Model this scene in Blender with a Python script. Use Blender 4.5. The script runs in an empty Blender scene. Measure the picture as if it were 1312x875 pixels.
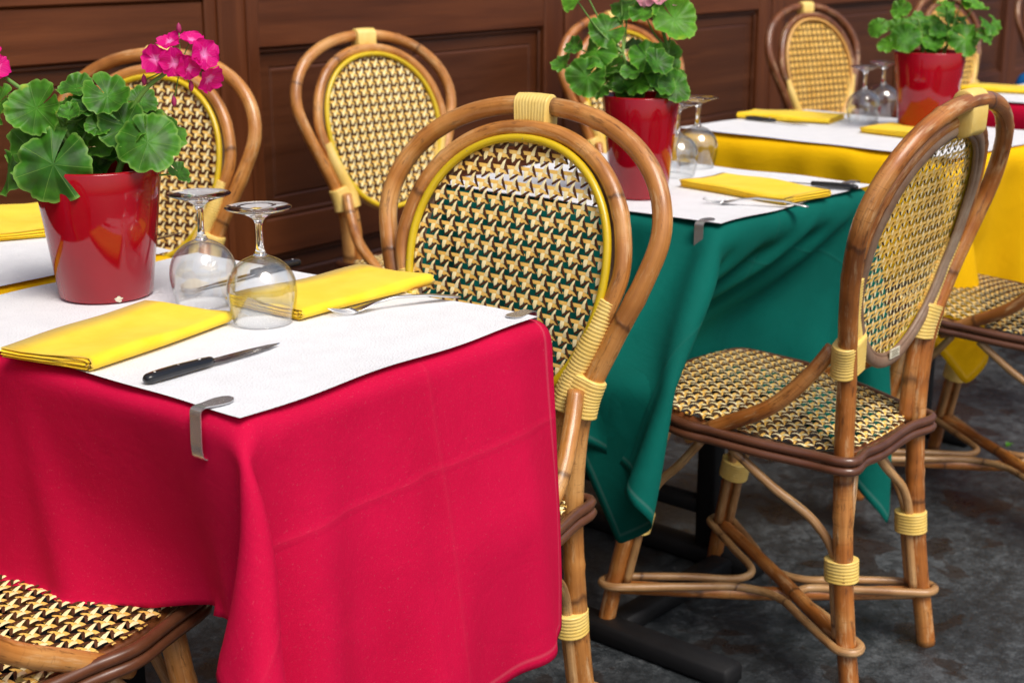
import bpy, math, random
import numpy as np
from mathutils import Vector, Matrix

random.seed(7); RNG = np.random.default_rng(11)
R = math.radians
scene = bpy.context.scene
col = scene.collection

# ------------------------------------------------------------------ camera numbers
F_PX, CX, CY, Y_H, CAM_H = 1850.0, 656.0, 437.5, -75.0, 1.23
PITCH = math.atan((CY - Y_H) / F_PX)
AZ = math.atan(1459.0 / math.hypot(F_PX, CY - Y_H))     # angle between the view and the wall direction
RIGHT = Vector((math.sin(AZ), -math.cos(AZ), 0))
TOWARD = Vector((-math.cos(AZ), -math.sin(AZ), 0))

# ------------------------------------------------------------------ object helpers
def tag(o, label=None, cat=None, group=None, kind=None):
    if label: o['label'] = label
    if cat: o['category'] = cat
    if group: o['group'] = group
    if kind: o['kind'] = kind
    return o

def empty(name, loc=(0, 0, 0), rz=0.0, label=None, cat=None, group=None):
    o = bpy.data.objects.new(name, None); col.objects.link(o)
    o.location = loc; o.rotation_euler = (0, 0, rz); o.empty_display_size = .05
    return tag(o, label, cat, group)

class MB:
    def __init__(s): s.v = []; s.f = []; s.m = []; s.uv = []
    def add(s, verts, faces, mat=0, uvs=None):
        b = len(s.v); s.v.extend([tuple(map(float, p)) for p in verts])
        for i, fc in enumerate(faces):
            s.f.append([b + k for k in fc]); s.m.append(mat)
            s.uv.append(uvs[i] if uvs else [(0, 0)] * len(fc))
    def build(s, name, mats, parent=None, smooth=True, loc=None):
        me = bpy.data.meshes.new(name); me.from_pydata(s.v, [], s.f)
        if not isinstance(mats, (list, tuple)): mats = [mats]
        for m in mats: me.materials.append(m)
        me.polygons.foreach_set('material_index', s.m)
        uvl = me.uv_layers.new(name='UVMap')
        uvl.data.foreach_set('uv', [c for f in s.uv for p in f for c in p])
        if smooth: me.polygons.foreach_set('use_smooth', [True] * len(me.polygons))
        me.update()
        o = bpy.data.objects.new(name, me); col.objects.link(o)
        if parent: o.parent = parent
        if loc: o.location = loc
        return o
    # -- shapes
    def box(s, c, d, mat=0, rz=0.0, bev=0.0):
        cx, cy, cz = c; hx, hy, hz = d[0] / 2, d[1] / 2, d[2] / 2
        b = min(bev, hx * .9, hy * .9, hz * .9)
        cr, sr = math.cos(rz), math.sin(rz)
        def W(x, y, z): return (cx + x * cr - y * sr, cy + x * sr + y * cr, cz + z)
        if b <= 0:
            P = [W(x, y, z) for z in (-hz, hz) for x, y in ((-hx, -hy), (hx, -hy), (hx, hy), (-hx, hy))]
            Fc = [(3, 2, 1, 0), (4, 5, 6, 7), (0, 1, 5, 4), (1, 2, 6, 5), (2, 3, 7, 6), (3, 0, 4, 7)]
            uv = [[(0, 0), (d[0], 0), (d[0], d[1]), (0, d[1])]] * 2 + [[(0, 0), (d[0], 0), (d[0], d[2]), (0, d[2])], [(0, 0), (d[1], 0), (d[1], d[2]), (0, d[2])]] * 2
            s.add(P, Fc, mat, uv); return
        P = []
        def ring(ix, iy, z):
            for x, y in ((-ix, -iy + b), (-ix + b, -iy), (ix - b, -iy), (ix, -iy + b), (ix, iy - b), (ix - b, iy), (-ix + b, iy), (-ix, iy - b)):
                P.append(W(x, y, z))
        def ring2(ix, iy, z):
            for x, y in ((-ix, -iy), (-ix, -iy), (ix, -iy), (ix, -iy), (ix, iy), (ix, iy), (-ix, iy), (-ix, iy)):
                P.append(W(x, y, z))
        ring2(hx - b, hy - b, -hz); ring(hx, hy, -hz + b); ring(hx, hy, hz - b); ring2(hx - b, hy - b, hz)
        Fc = [(6, 4, 2, 0), (24, 26, 28, 30)]
        for k in range(3):
            for i in range(8):
                j = (i + 1) % 8; q = (k * 8 + i, k * 8 + j, k * 8 + 8 + j, k * 8 + 8 + i)
                Fc.append(q)
        s.add(P, Fc, mat)
    def sweep(s, path, sec, mat=0, up=None, caps=True, closed=False, vscale=1.0):
        """sweep sections along a path; sec(i, t) -> list of (a, b) offsets in the frame (side, up)."""
        P = np.array(path, float); n = len(P)
        T = np.gradient(P, axis=0)
        if closed: T = np.roll(P, -1, 0) - np.roll(P, 1, 0)
        T /= np.linalg.norm(T, axis=1)[:, None] + 1e-12
        L = np.concatenate([[0], np.cumsum(np.linalg.norm(np.diff(P, axis=0), axis=1))])
        t0 = T[0]
        a = np.array(up if up is not None else ((0, 0, 1) if abs(t0[2]) < .9 else (1, 0, 0)), float)
        U = a - t0 * a.dot(t0); U /= np.linalg.norm(U)
        V = []; k = None; Us = []
        for i in range(n):
            if up is not None: U = np.array(up, float)
            U = U - T[i] * U.dot(T[i]); U /= np.linalg.norm(U) + 1e-12
            S = np.cross(T[i], U); ss = sec(i, L[i]); k = len(ss)
            for (p, q) in ss: V.append(P[i] + S * p + U * q)
        Fc = []; uv = []
        N = n if closed else n - 1
        for i in range(N):
            i2 = (i + 1) % n
            l1 = L[i]; l2 = L[i2] if i2 else L[-1] + np.linalg.norm(P[0] - P[-1])
            for j in range(k):
                j2 = (j + 1) % k
                Fc.append((i * k + j, i * k + j2, i2 * k + j2, i2 * k + j))
                uv.append([(l1, j / k * vscale), (l1, (j + 1) / k * vscale), (l2, (j + 1) / k * vscale), (l2, j / k * vscale)])
        if caps and not closed:
            Fc.append(tuple(range(k))[::-1]); uv.append([(0, j / k) for j in range(k)][::-1])
            Fc.append(tuple((n - 1) * k + j for j in range(k))); uv.append([(L[-1], j / k) for j in range(k)])
        s.add(V, Fc, mat, uv)
    def tube(s, path, r, seg=12, mat=0, caps=True, closed=False, step=None, nodes=None):
        P = spline(path, step, closed) if step else np.array(path, float)
        n = len(P); rr = np.interp(np.linspace(0, 1, n), np.linspace(0, 1, len(r)), r) if isinstance(r, (list, tuple)) else np.full(n, r)
        if nodes:
            L = np.concatenate([[0], np.cumsum(np.linalg.norm(np.diff(P, axis=0), axis=1))])
            for q in nodes: rr = rr * (1 + .09 * np.exp(-((L - q) / .006) ** 2) - .03 * np.exp(-((L - q - .012) / .006) ** 2))
        cs = [(math.cos(2 * math.pi * j / seg), math.sin(2 * math.pi * j / seg)) for j in range(seg)]
        s.sweep(P, lambda i, t: [(c * rr[i], d * rr[i]) for c, d in cs], mat, caps=caps, closed=closed)
    def lathe(s, prof, seg=40, c=(0, 0, 0), mat=0, wob=None, closed=False):
        V = []; n = len(prof)
        for (r, z) in prof:
            for j in range(seg):
                a = 2 * math.pi * j / seg
                V.append((c[0] + r * math.cos(a), c[1] + r * math.sin(a), c[2] + z))
        Fc = []; uv = []
        L = [0]
        for i in range(1, n): L.append(L[-1] + math.dist(prof[i], prof[i - 1]))
        for i in range(n if closed else n - 1):
            i2 = (i + 1) % n
            for j in range(seg):
                j2 = (j + 1) % seg
                Fc.append((i * seg + j, i * seg + j2, i2 * seg + j2, i2 * seg + j))
                uv.append([(j / seg, L[i]), ((j + 1) / seg, L[i]), ((j + 1) / seg, L[i2]), (j / seg, L[i2])])
        s.add(V, Fc, mat, uv)

def spline(pts, step=.01, closed=False):
    """centripetal-ish Catmull-Rom resample"""
    P = np.array(pts, float); n = len(P); out = []
    rng = range(n) if closed else range(n - 1)
    for i in rng:
        if closed: p0, p1, p2, p3 = P[(i - 1) % n], P[i], P[(i + 1) % n], P[(i + 2) % n]
        else:
            p1, p2 = P[i], P[i + 1]
            p0 = P[i - 1] if i > 0 else 2 * p1 - p2
            p3 = P[i + 2] if i + 2 < n else 2 * p2 - p1
        d = np.linalg.norm(p2 - p1); m = max(2, int(math.ceil(d / step)))
        d0 = np.linalg.norm(p1 - p0) ** .5 + 1e-9; d1 = d ** .5 + 1e-9; d2 = np.linalg.norm(p3 - p2) ** .5 + 1e-9
        m1 = (p1 - p0) / d0 - (p2 - p0) / (d0 + d1) + (p2 - p1) / d1
        m2 = (p2 - p1) / d1 - (p3 - p1) / (d1 + d2) + (p3 - p2) / d2
        m1 = m1 * d1; m2 = m2 * d1
        for k in range(m):
            t = k / m; t2 = t * t; t3 = t2 * t
            out.append((2 * t3 - 3 * t2 + 1) * p1 + (t3 - 2 * t2 + t) * m1 + (-2 * t3 + 3 * t2) * p2 + (t3 - t2) * m2)
    if not closed: out.append(P[-1])
    return np.array(out)

# ------------------------------------------------------------------ material helper
def srgb(r, g, b):
    f = lambda c: (c / 255 / 12.92) if c / 255 <= .04045 else ((c / 255 + .055) / 1.055) ** 2.4
    return (f(r), f(g), f(b), 1)

class NT:
    def __init__(s, name):
        s.mat = bpy.data.materials.new(name); s.mat.use_nodes = True
        s.t = s.mat.node_tree; s.t.nodes.clear()
        s.out = s.t.nodes.new('ShaderNodeOutputMaterial')
        s.b = s.t.nodes.new('ShaderNodeBsdfPrincipled'); s.t.links.new(s.b.outputs[0], s.out.inputs[0])
    def n(s, ty, **kw):
        nd = s.t.nodes.new(ty)
        for k, v in kw.items():
            if k.startswith('i_'):
                key = k[2:]; key = int(key) if key.isdigit() else key
                s.set(nd.inputs[key], v)
            else: setattr(nd, k, v)
        return nd
    def set(s, inp, v):
        if isinstance(v, bpy.types.NodeSocket): s.t.links.new(v, inp)
        elif hasattr(inp, 'default_value'):
            inp.default_value = v
    def P(s, **kw):
        for k, v in kw.items(): s.set(s.b.inputs[k.replace('_', ' ')], v)
    def coord(s, which='Object'): return s.n('ShaderNodeTexCoord').outputs[which]
    def mapping(s, vec, scale=(1, 1, 1), loc=(0, 0, 0), rot=(0, 0, 0)):
        m = s.n('ShaderNodeMapping'); s.set(m.inputs[0], vec); m.inputs['Scale'].default_value = scale
        m.inputs['Location'].default_value = loc; m.inputs['Rotation'].default_value = rot
        return m.outputs[0]
    def noise(s, vec, scale, detail=3, rough=.55, dist=0):
        return s.n('ShaderNodeTexNoise', i_Vector=vec, i_Scale=scale, i_Detail=detail, i_Roughness=rough, i_Distortion=dist).outputs[0]
    def math(s, op, a, b=0.0, c=0.0, clamp=False):
        m = s.n('ShaderNodeMath', operation=op, use_clamp=clamp); s.set(m.inputs[0], a); s.set(m.inputs[1], b); s.set(m.inputs[2], c); return m.outputs[0]
    def ramp(s, fac, stops, interp='LINEAR'):
        r = s.n('ShaderNodeValToRGB'); s.set(r.inputs[0], fac); cr = r.color_ramp; cr.interpolation = interp
        while len(cr.elements) < len(stops): cr.elements.new(.5)
        for e, (p, c) in zip(cr.elements, stops):
            e.position = p; e.color = c if len(c) == 4 else (*c, 1)
        return r.outputs[0]
    def mix(s, fac, a, b, blend='MIX'):
        m = s.n('ShaderNodeMix', data_type='RGBA', blend_type=blend)
        s.set(m.inputs[0], fac); s.set(m.inputs[6], a); s.set(m.inputs[7], b); return m.outputs[2]
    def sep(s, v): return s.n('ShaderNodeSeparateXYZ', i_0=v).outputs
    def comb(s, x, y, z): return s.n('ShaderNodeCombineXYZ', i_0=x, i_1=y, i_2=z).outputs[0]
    def bump(s, h, strength=.3, dist=.001, normal=None):
        b = s.n('ShaderNodeBump', i_Height=h, i_Strength=strength, i_Distance=dist)
        if normal is not None: s.set(b.inputs['Normal'], normal)
        return b.outputs[0]
    def rnd(s): return s.n('ShaderNodeObjectInfo').outputs['Random']

def m_rattan(name, base, dark, light, rough=.3, joint=.27):
    t = NT(name); uv = t.coord('UV'); u, v, _ = t.sep(uv)
    ob = t.coord('Object'); rn = t.rnd()
    ang = t.math('MULTIPLY', v, 6.28318)
    cyl = t.comb(t.math('MULTIPLY', u, 1.0), t.math('MULTIPLY', t.math('COSINE', ang), .012), t.math('MULTIPLY', t.math('SINE', ang), .012))
    cyl = t.n('ShaderNodeVectorMath', operation='ADD', i_0=cyl, i_1=t.comb(t.math('MULTIPLY', rn, 7.3), 0, 0)).outputs[0]
    broad = t.noise(cyl, 7, 3, .6)
    streak = t.noise(t.mapping(cyl, (6, 260, 260)), 1.0, 4, .6)
    c = t.ramp(broad, [(.28, dark), (.5, base), (.72, light)])
    c = t.mix(t.math('MULTIPLY', t.ramp(streak, [(.40, (1, 1, 1)), (.56, (0, 0, 0))]), .30), c, dark)
    # blotches and worn scratches
    blot = t.noise(t.mapping(cyl, (22, 120, 120)), 1.0, 5, .7)
    c = t.mix(t.math('MULTIPLY', t.ramp(blot, [(.57, (0, 0, 0)), (.66, (1, 1, 1))]), .6), c, srgb(66, 34, 16))
    worn = t.noise(t.mapping(cyl, (11, 90, 90), loc=(3, 1, 2)), 1.0, 5, .72)
    c = t.mix(t.math('MULTIPLY', t.ramp(worn, [(.54, (0, 0, 0)), (.66, (1, 1, 1))]), .55), c, srgb(226, 190, 142))
    nick = t.noise(t.mapping(cyl, (420, 60, 60)), 1.0, 3, .6)
    c = t.mix(t.math('MULTIPLY', t.math('MULTIPLY', t.ramp(nick, [(.60, (0, 0, 0)), (.66, (1, 1, 1))]), t.ramp(broad, [(.45, (0, 0, 0)), (.6, (1, 1, 1))])), .5), c, dark)
    # joint rings
    w = t.math('ADD', t.math('DIVIDE', u, joint), t.math('MULTIPLY', rn, 3.7))
    w = t.math('ADD', w, t.math('MULTIPLY', t.noise(cyl, 2.2, 1), .55))
    w = t.math('ADD', w, t.math('MULTIPLY', t.noise(t.mapping(cyl, (30, 90, 90)), 1.0, 2), .035))
    fr = t.math('ABSOLUTE', t.math('SUBTRACT', t.math('FRACT', w), .5))
    ring = t.ramp(fr, [(.0, (1, 1, 1)), (.006, (.8, .8, .8)), (.014, (.3, .3, .3)), (.07, (0, 0, 0))])
    c = t.mix(t.math('MULTIPLY', ring, .8), c, srgb(74, 44, 26))
    t.P(Base_Color=c, Roughness=t.ramp(streak, [(.3, (rough - .06,) * 3), (.7, (rough + .16,) * 3)]), Coat_Weight=.35, Coat_Roughness=.16)
    h = t.math('SUBTRACT', t.math('MULTIPLY', streak, .3), t.math('MULTIPLY', ring, .8))
    t.P(Normal=t.bump(t.math('ADD', h, t.math('MULTIPLY', blot, -.6)), .8, .0014))
    return t.mat

def m_simple(name, c1, c2, scale=60, rough=.45, bump=.2, bd=.0005, coat=0.0, metal=0.0, coord='Object', spec=.5):
    t = NT(name); co = t.coord(coord)
    n1 = t.noise(co, scale, 4, .6); n2 = t.noise(co, scale * .13, 2, .5)
    f = t.math('MULTIPLY_ADD', n2, .6, t.math('MULTIPLY', n1, .4))
    t.P(Base_Color=t.ramp(f, [(.35, c1), (.65, c2)]), Roughness=rough, Coat_Weight=coat, Coat_Roughness=.12, Metallic=metal, Specular_IOR_Level=spec)
    t.P(Normal=t.bump(n1, bump, bd))
    return t.mat

def m_cloth(name, c, cd, creases=(), sheen=.25, fuzz=.5, su=1.0, sv=1.0):
    """felt-like woven cloth; creases are lines in cloth (UV, metres)"""
    t = NT(name); uv = t.coord('UV'); u, v, _ = t.sep(uv)
    fine = t.noise(uv, 900, 3, .7); mid = t.noise(uv, 120, 4, .7); big = t.noise(uv, 5, 3, .5)
    wv = t.n('ShaderNodeTexWave', i_Vector=uv, i_Scale=330, i_Distortion=2.0, wave_type='BANDS', bands_direction='X').outputs[1]
    wu = t.n('ShaderNodeTexWave', i_Vector=uv, i_Scale=330, i_Distortion=2.0, wave_type='BANDS', bands_direction='Y').outputs[1]
    f = t.math('ADD', t.math('MULTIPLY', fine, .5), t.math('MULTIPLY', big, .5))
    cc = t.ramp(f, [(.36, cd), (.62, c)])
    light = tuple(min(1, x * .72 + .28 * .75) for x in c[:3]) + (1,)
    speck = t.ramp(t.noise(uv, 330, 3, .7), [(.58, (0, 0, 0)), (.72, (1, 1, 1))])
    cc = t.mix(t.math('MULTIPLY', t.math('MULTIPLY', speck, t.ramp(mid, [(.4, (0, 0, 0)), (.7, (1, 1, 1))])), fuzz), cc, light)
    h = t.math('ADD', t.math('MULTIPLY', t.math('ADD', wu, wv), .18), t.math('MULTIPLY', fine, .5))
    nrm = t.bump(h, .35, .0006)
    wr = t.math('ADD', t.noise(uv, 14, 3, .55, .6), t.math('MULTIPLY', t.noise(t.mapping(uv, (1, .35, 1)), 45, 2, .5, 1.5), .22))
    tot = t.math('MULTIPLY', wr, .8)
    for (ax, pos, w, amp) in creases:
        co = u if ax == 'u' else v
        d = t.math('ABSOLUTE', t.math('SUBTRACT', t.math('ADD', co, t.math('MULTIPLY', t.math('SUBTRACT', big, .5), .012)), pos))
        line = t.ramp(d, [(0, (1, 1, 1)), (w, (0, 0, 0))])
        tot = t.math('ADD', tot, t.math('MULTIPLY', line, amp))
        cc = t.mix(t.math('MULTIPLY', t.ramp(d, [(0, (1, 1, 1)), (w * .6, (0, 0, 0))]), .022), cc, light)
    nrm = t.bump(tot, .5, .005, nrm)
    # hem: a stitched line a little inside the edge
    du = t.math('MINIMUM', u, t.math('SUBTRACT', su, u)); dv = t.math('MINIMUM', v, t.math('SUBTRACT', sv, v))
    d = t.math('MINIMUM', du, dv)
    st = t.ramp(t.math('ABSOLUTE', t.math('SUBTRACT', d, .014)), [(0, (1, 1, 1)), (.0016, (0, 0, 0))])
    cc = t.mix(t.math('MULTIPLY', st, .22), cc, light)
    t.P(Base_Color=cc, Roughness=.85, Sheen_Weight=sheen, Sheen_Roughness=.5, Specular_IOR_Level=.15, Normal=nrm)
    t.P(Sheen_Tint=c)
    return t.mat

# ------------------------------------------------------------------ materials
M = {}
M['pole'] = m_rattan('rattan_pole', srgb(198, 132, 64), srgb(140, 82, 34), srgb(230, 178, 110), .3, .43)
M['pole_dark'] = m_rattan('rattan_pole_dark', srgb(182, 110, 46), srgb(112, 60, 22), srgb(216, 156, 88), .3, .43)
M['pole_brown'] = m_rattan('rattan_pole_brown', srgb(122, 68, 32), srgb(78, 40, 20), srgb(150, 94, 52), .3, .43)
M['cane'] = m_rattan('cane_strip', srgb(186, 140, 88), srgb(142, 96, 56), srgb(212, 174, 124), .4, .36)
M['wrap'] = m_simple('binding_yellow', srgb(238, 198, 96), srgb(248, 216, 130), 90, .38, .25, .0006, .15)
M['rim'] = m_simple('rim_yellow', srgb(206, 172, 14), srgb(224, 194, 34), 40, .32, .15, .0006, .3)
M['rim_tan'] = m_simple('rim_tan', srgb(206, 152, 74), srgb(222, 172, 96), 40, .4, .15, .0006, .2)
M['rim_back'] = m_simple('rim_back_wood', srgb(120, 84, 60), srgb(158, 138, 118), 34, .5, .5, .001, .1)
M['rail'] = m_simple('rail_brown', srgb(84, 48, 30), srgb(112, 70, 48), 50, .3, .2, .0006, .4)
M['s_tan'] = m_simple('strand_tan', srgb(238, 184, 84), srgb(252, 210, 120), 160, .78, .2, .0003, .0, 0, 'Object', .14)
M['s_cream'] = m_simple('strand_cream', srgb(250, 226, 156), srgb(255, 243, 196), 160, .78, .2, .0003, .0, 0, 'Object', .14)
M['s_brown'] = m_simple('strand_brown', srgb(66, 38, 22), srgb(98, 60, 38), 160, .78, .2, .0003, .0, 0, 'Object', .14)
M['s_cream2'] = m_simple('strand_straw', srgb(224, 198, 132), srgb(240, 220, 160), 160, .78, .2, .0003, .0, 0, 'Object', .14)
M['pin'] = m_simple('pin_metal', (.3, .3, .28, 1), (.4, .38, .34, 1), 60, .4, .1, .0005, 0, .9)
M['sticker'] = m_simple('sticker_paper', srgb(214, 206, 180), srgb(228, 222, 200), 200, .6, .1)
M['ink'] = m_simple('sticker_ink', srgb(120, 112, 92), srgb(150, 140, 116), 300, .7, .1)
M['paper'] = None
M['black_metal'] = m_simple('black_metal', (.005, .005, .006, 1), (.011, .011, .012, 1), 30, .6, .25, .0008, 0, 0, 'Object', .3)
M['steel'] = m_simple('steel', (.72, .71, .69, 1), (.82, .81, .79, 1), 25, .3, .05, .0003, 0, 1.0)
M['clip_steel'] = m_simple('clip_steel', (.42, .42, .43, 1), (.60, .60, .61, 1), 25, .22, .05, .0003, 0, .75)
M['blade'] = m_simple('blade_steel', (.55, .55, .55, 1), (.66, .66, .66, 1), 25, .2, .05, .0003, 0, 1.0)
M['handle'] = m_simple('black_handle', (.008, .009, .012, 1), (.014, .015, .02, 1), 40, .24, .05, .0003, .2)
M['soil'] = m_simple('soil', (.012, .008, .005, 1), (.035, .024, .015, 1), 120, .9, .9, .004)
M['wood_top'] = m_simple('table_board', srgb(90, 60, 40), srgb(120, 80, 50), 30, .5, .2)
M['blue'] = m_simple('blue_paint', srgb(20, 88, 150), srgb(30, 104, 168), 20, .5, .1)

def mk_paper():
    t = NT('paper_cover'); co = t.coord('Object')
    n1 = t.noise(co, 30, 3, .5)
    ve = t.n('ShaderNodeTexVoronoi', i_Vector=t.mapping(co, (1, 1.0, 1), rot=(0, 0, .78)), i_Scale=330).outputs[0]
    t.P(Base_Color=t.ramp(n1, [(.3, (.78, .79, .82, 1)), (.7, (.83, .84, .87, 1))]), Roughness=.62, Specular_IOR_Level=.3)
    b = t.bump(ve, .6, .0012); t.P(Normal=t.bump(t.noise(co, 9, 2), .4, .004, b)); return t.mat
M['paper'] = mk_paper()

def mk_glass():
    t = NT('clear_glass'); t.P(Base_Color=(.985, .99, .985, 1), Roughness=0.0, Transmission_Weight=1.0, IOR=1.47, Specular_IOR_Level=.5); return t.mat
M['glass'] = mk_glass()
def mk_thin():
    t = NT('thin_glass'); t.t.nodes.remove(t.b)
    tr = t.n('ShaderNodeBsdfTransparent', i_0=(.97, .98, .975, 1)); gl = t.n('ShaderNodeBsdfGlossy', i_Roughness=.0); gl.inputs[0].default_value = (1, 1, 1, 1)
    lw = t.n('ShaderNodeLayerWeight', i_Blend=.5).outputs['Facing']; fr = t.math('MULTIPLY_ADD', t.math('POWER', lw, 3.6), .85, .095)
    tint = t.ramp(lw, [(.0, (.985, .99, .988)), (.55, (.95, .96, .96)), (.93, (.62, .64, .65))]); t.t.links.new(tint, tr.inputs[0])
    ms = t.n('ShaderNodeMixShader', i_0=t.math('MULTIPLY', fr, .95)); t.t.links.new(tr.outputs[0], ms.inputs[1]); t.t.links.new(gl.outputs[0], ms.inputs[2])
    t.t.links.new(ms.outputs[0], t.out.inputs[0]); return t.mat
M['thin_glass'] = mk_thin()

def mk_pot():
    t = NT('red_lacquer'); co = t.coord('Object'); n = t.noise(co, 9, 2, .5); f = t.noise(co, 160, 3, .6)
    t.P(Base_Color=t.ramp(n, [(.3, srgb(146, 0, 20)), (.7, srgb(164, 2, 28))]), Roughness=t.ramp(f, [(.3, (.05,) * 3), (.75, (.11,) * 3)]), Coat_Weight=.15, Coat_Roughness=.03,
        Normal=t.bump(n, .10, .006)); return t.mat
M['pot'] = mk_pot()

def mk_napkin():
    t = NT('yellow_napkin'); co = t.coord('Object'); fine = t.noise(co, 1500, 2, .6); big = t.noise(co, 22, 3, .5)
    t.P(Base_Color=t.ramp(big, [(.3, srgb(255, 208, 34)), (.7, srgb(255, 220, 60))]), Roughness=.85, Sheen_Weight=.15, Specular_IOR_Level=.2)
    t.P(Normal=t.bump(big, .35, .005, t.bump(fine, .3, .0006))); return t.mat
M['napkin'] = mk_napkin()

def mk_leaf(name, g1, g2, g3, zone):
    t = NT(name); r, th, _ = t.sep(t.coord('UV')); ob = t.coord('Object')
    n = t.noise(ob, 45, 3, .6); n2 = t.noise(ob, 14, 2, .5)
    c = t.ramp(t.math('ADD', t.math('MULTIPLY_ADD', n, .4, t.math('MULTIPLY', n2, .4)), t.math('MULTIPLY', t.rnd(), .22)), [(.36, g1), (.66, g2)])
    yb = t.math('MULTIPLY', t.ramp(t.noise(ob, 30, 2), [(.62, (0, 0, 0)), (.7, (1, 1, 1))]), t.ramp(t.math('MULTIPLY', r, t.rnd()), [(.62, (0, 0, 0)), (.8, (1, 1, 1))]))
    c = t.mix(t.math('MULTIPLY', yb, .7), c, srgb(196, 200, 50))
    z = t.ramp(t.math('ADD', r, t.math('MULTIPLY', t.math('SUBTRACT', n, .5), .25)), [(.30, (0, 0, 0)), (.45, (1, 1, 1)), (.62, (1, 1, 1)), (.78, (0, 0, 0))])
    c = t.mix(t.math('MULTIPLY', z, zone), c, srgb(34, 44, 20))
    s = t.math('ABSOLUTE', t.math('SINE', t.math('MULTIPLY', th, 3.5)))
    s = t.math('MULTIPLY', t.math('SUBTRACT', 1.0, s), 1.0)
    wd = t.ramp(t.math('MULTIPLY', t.math('SUBTRACT', 1.0, s), t.math('ADD', r, .15)), [(0, (1, 1, 1)), (.05, (0, 0, 0))])
    c = t.mix(t.math('MULTIPLY', wd, .5), c, g3)
    edge = t.ramp(r, [(.9, (0, 0, 0)), (1.0, (1, 1, 1))])
    c = t.mix(t.math('MULTIPLY', edge, .5), c, g3)
    t.P(Base_Color=c, Roughness=.48, Specular_IOR_Level=.35, Normal=t.bump(t.math('SUBTRACT', n, t.math('MULTIPLY', wd, .6)), .5, .0025))
    tr = t.n('ShaderNodeBsdfTranslucent', i_Color=t.mix(.5, c, g3)); ms = t.n('ShaderNodeMixShader', i_0=.22)
    t.t.links.new(t.b.outputs[0], ms.inputs[1]); t.t.links.new(tr.outputs[0], ms.inputs[2]); t.t.links.new(ms.outputs[0], t.out.inputs[0])
    return t.mat
M['leaf'] = mk_leaf('geranium_leaf', srgb(40, 96, 16), srgb(80, 146, 34), srgb(156, 200, 92), .45)
M['leaf_y'] = mk_leaf('geranium_leaf_light', srgb(62, 128, 24), srgb(98, 164, 40), srgb(160, 200, 84), .3)
M['stem'] = m_simple('green_stem', srgb(92, 134, 52), srgb(122, 160, 72), 60, .5, .2)

def mk_petal(name, c1, c2):
    t = NT(name); r, th, _ = t.sep(t.coord('UV')); ob = t.coord('Object'); n = t.noise(ob, 90, 2)
    c = t.ramp(t.math('ADD', r, t.math('MULTIPLY', t.math('SUBTRACT', n, .5), .2)), [(.10, c2), (.34, c1)])
    v = t.ramp(t.math('ABSOLUTE', t.math('SINE', t.math('MULTIPLY', th, 22))), [(0, (1, 1, 1)), (.3, (0, 0, 0))])
    c = t.mix(t.math('MULTIPLY', v, .18), c, c2)
    t.P(Base_Color=c, Roughness=.55, Specular_IOR_Level=.25)
    tr = t.n('ShaderNodeBsdfTranslucent', i_Color=c); ms = t.n('ShaderNodeMixShader', i_0=.3)
    t.t.links.new(t.b.outputs[0], ms.inputs[1]); t.t.links.new(tr.outputs[0], ms.inputs[2]); t.t.links.new(ms.outputs[0], t.out.inputs[0])
    return t.mat
M['petal'] = mk_petal('magenta_petal', srgb(226, 0, 132), srgb(252, 150, 214))
M['petal_p'] = mk_petal('pink_petal', srgb(244, 166, 186), srgb(252, 226, 226))
M['bud'] = m_simple('flower_bud', srgb(150, 30, 84), srgb(190, 50, 110), 60, .6, .2)

def mk_wood(name, rot, k=1.0, c=((72, 32, 10), (100, 49, 17), (126, 67, 27))):
    t = NT(name); ob = t.mapping(t.coord('Object'), (1, 1, 1), rot=rot)
    st = t.mapping(ob, (1.6, 26, 26)); g = t.noise(st, 1.0, 6, .62, .5); f = t.noise(t.mapping(ob, (8, 320, 320)), 1.0, 3, .6)
    big = t.noise(ob, 1.7, 3, .5)
    x = t.math('ADD', t.math('MULTIPLY', g, .55), t.math('ADD', t.math('MULTIPLY', f, .2), t.math('MULTIPLY', big, .25)))
    cs = [srgb(*[v * k * .93 for v in q]) for q in c]
    cc = t.ramp(x, [(.30, cs[0]), (.5, cs[1]), (.72, cs[2])])
    sc = t.ramp(t.noise(t.mapping(ob, (30, 90, 90)), 1.0, 5, .75), [(.7, (0, 0, 0)), (.76, (1, 1, 1))])
    cc = t.mix(t.math('MULTIPLY', sc, .22), cc, srgb(170, 120, 92))
    t.P(Base_Color=cc, Roughness=t.ramp(g, [(.3, (.38,) * 3), (.7, (.55,) * 3)]), Coat_Weight=.06, Coat_Roughness=.25, Normal=t.bump(t.math('ADD', g, t.math('MULTIPLY', f, .6)), .25, .0012))
    return t.mat
M['wood_h'] = mk_wood('varnished_wood_rail', (0, 0, 0))
M['wood_v'] = mk_wood('varnished_wood_stile', (0, R(90), 0))
M['wood_p'] = mk_wood('varnished_wood_panel', (0, 0, 0), .86)

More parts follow.
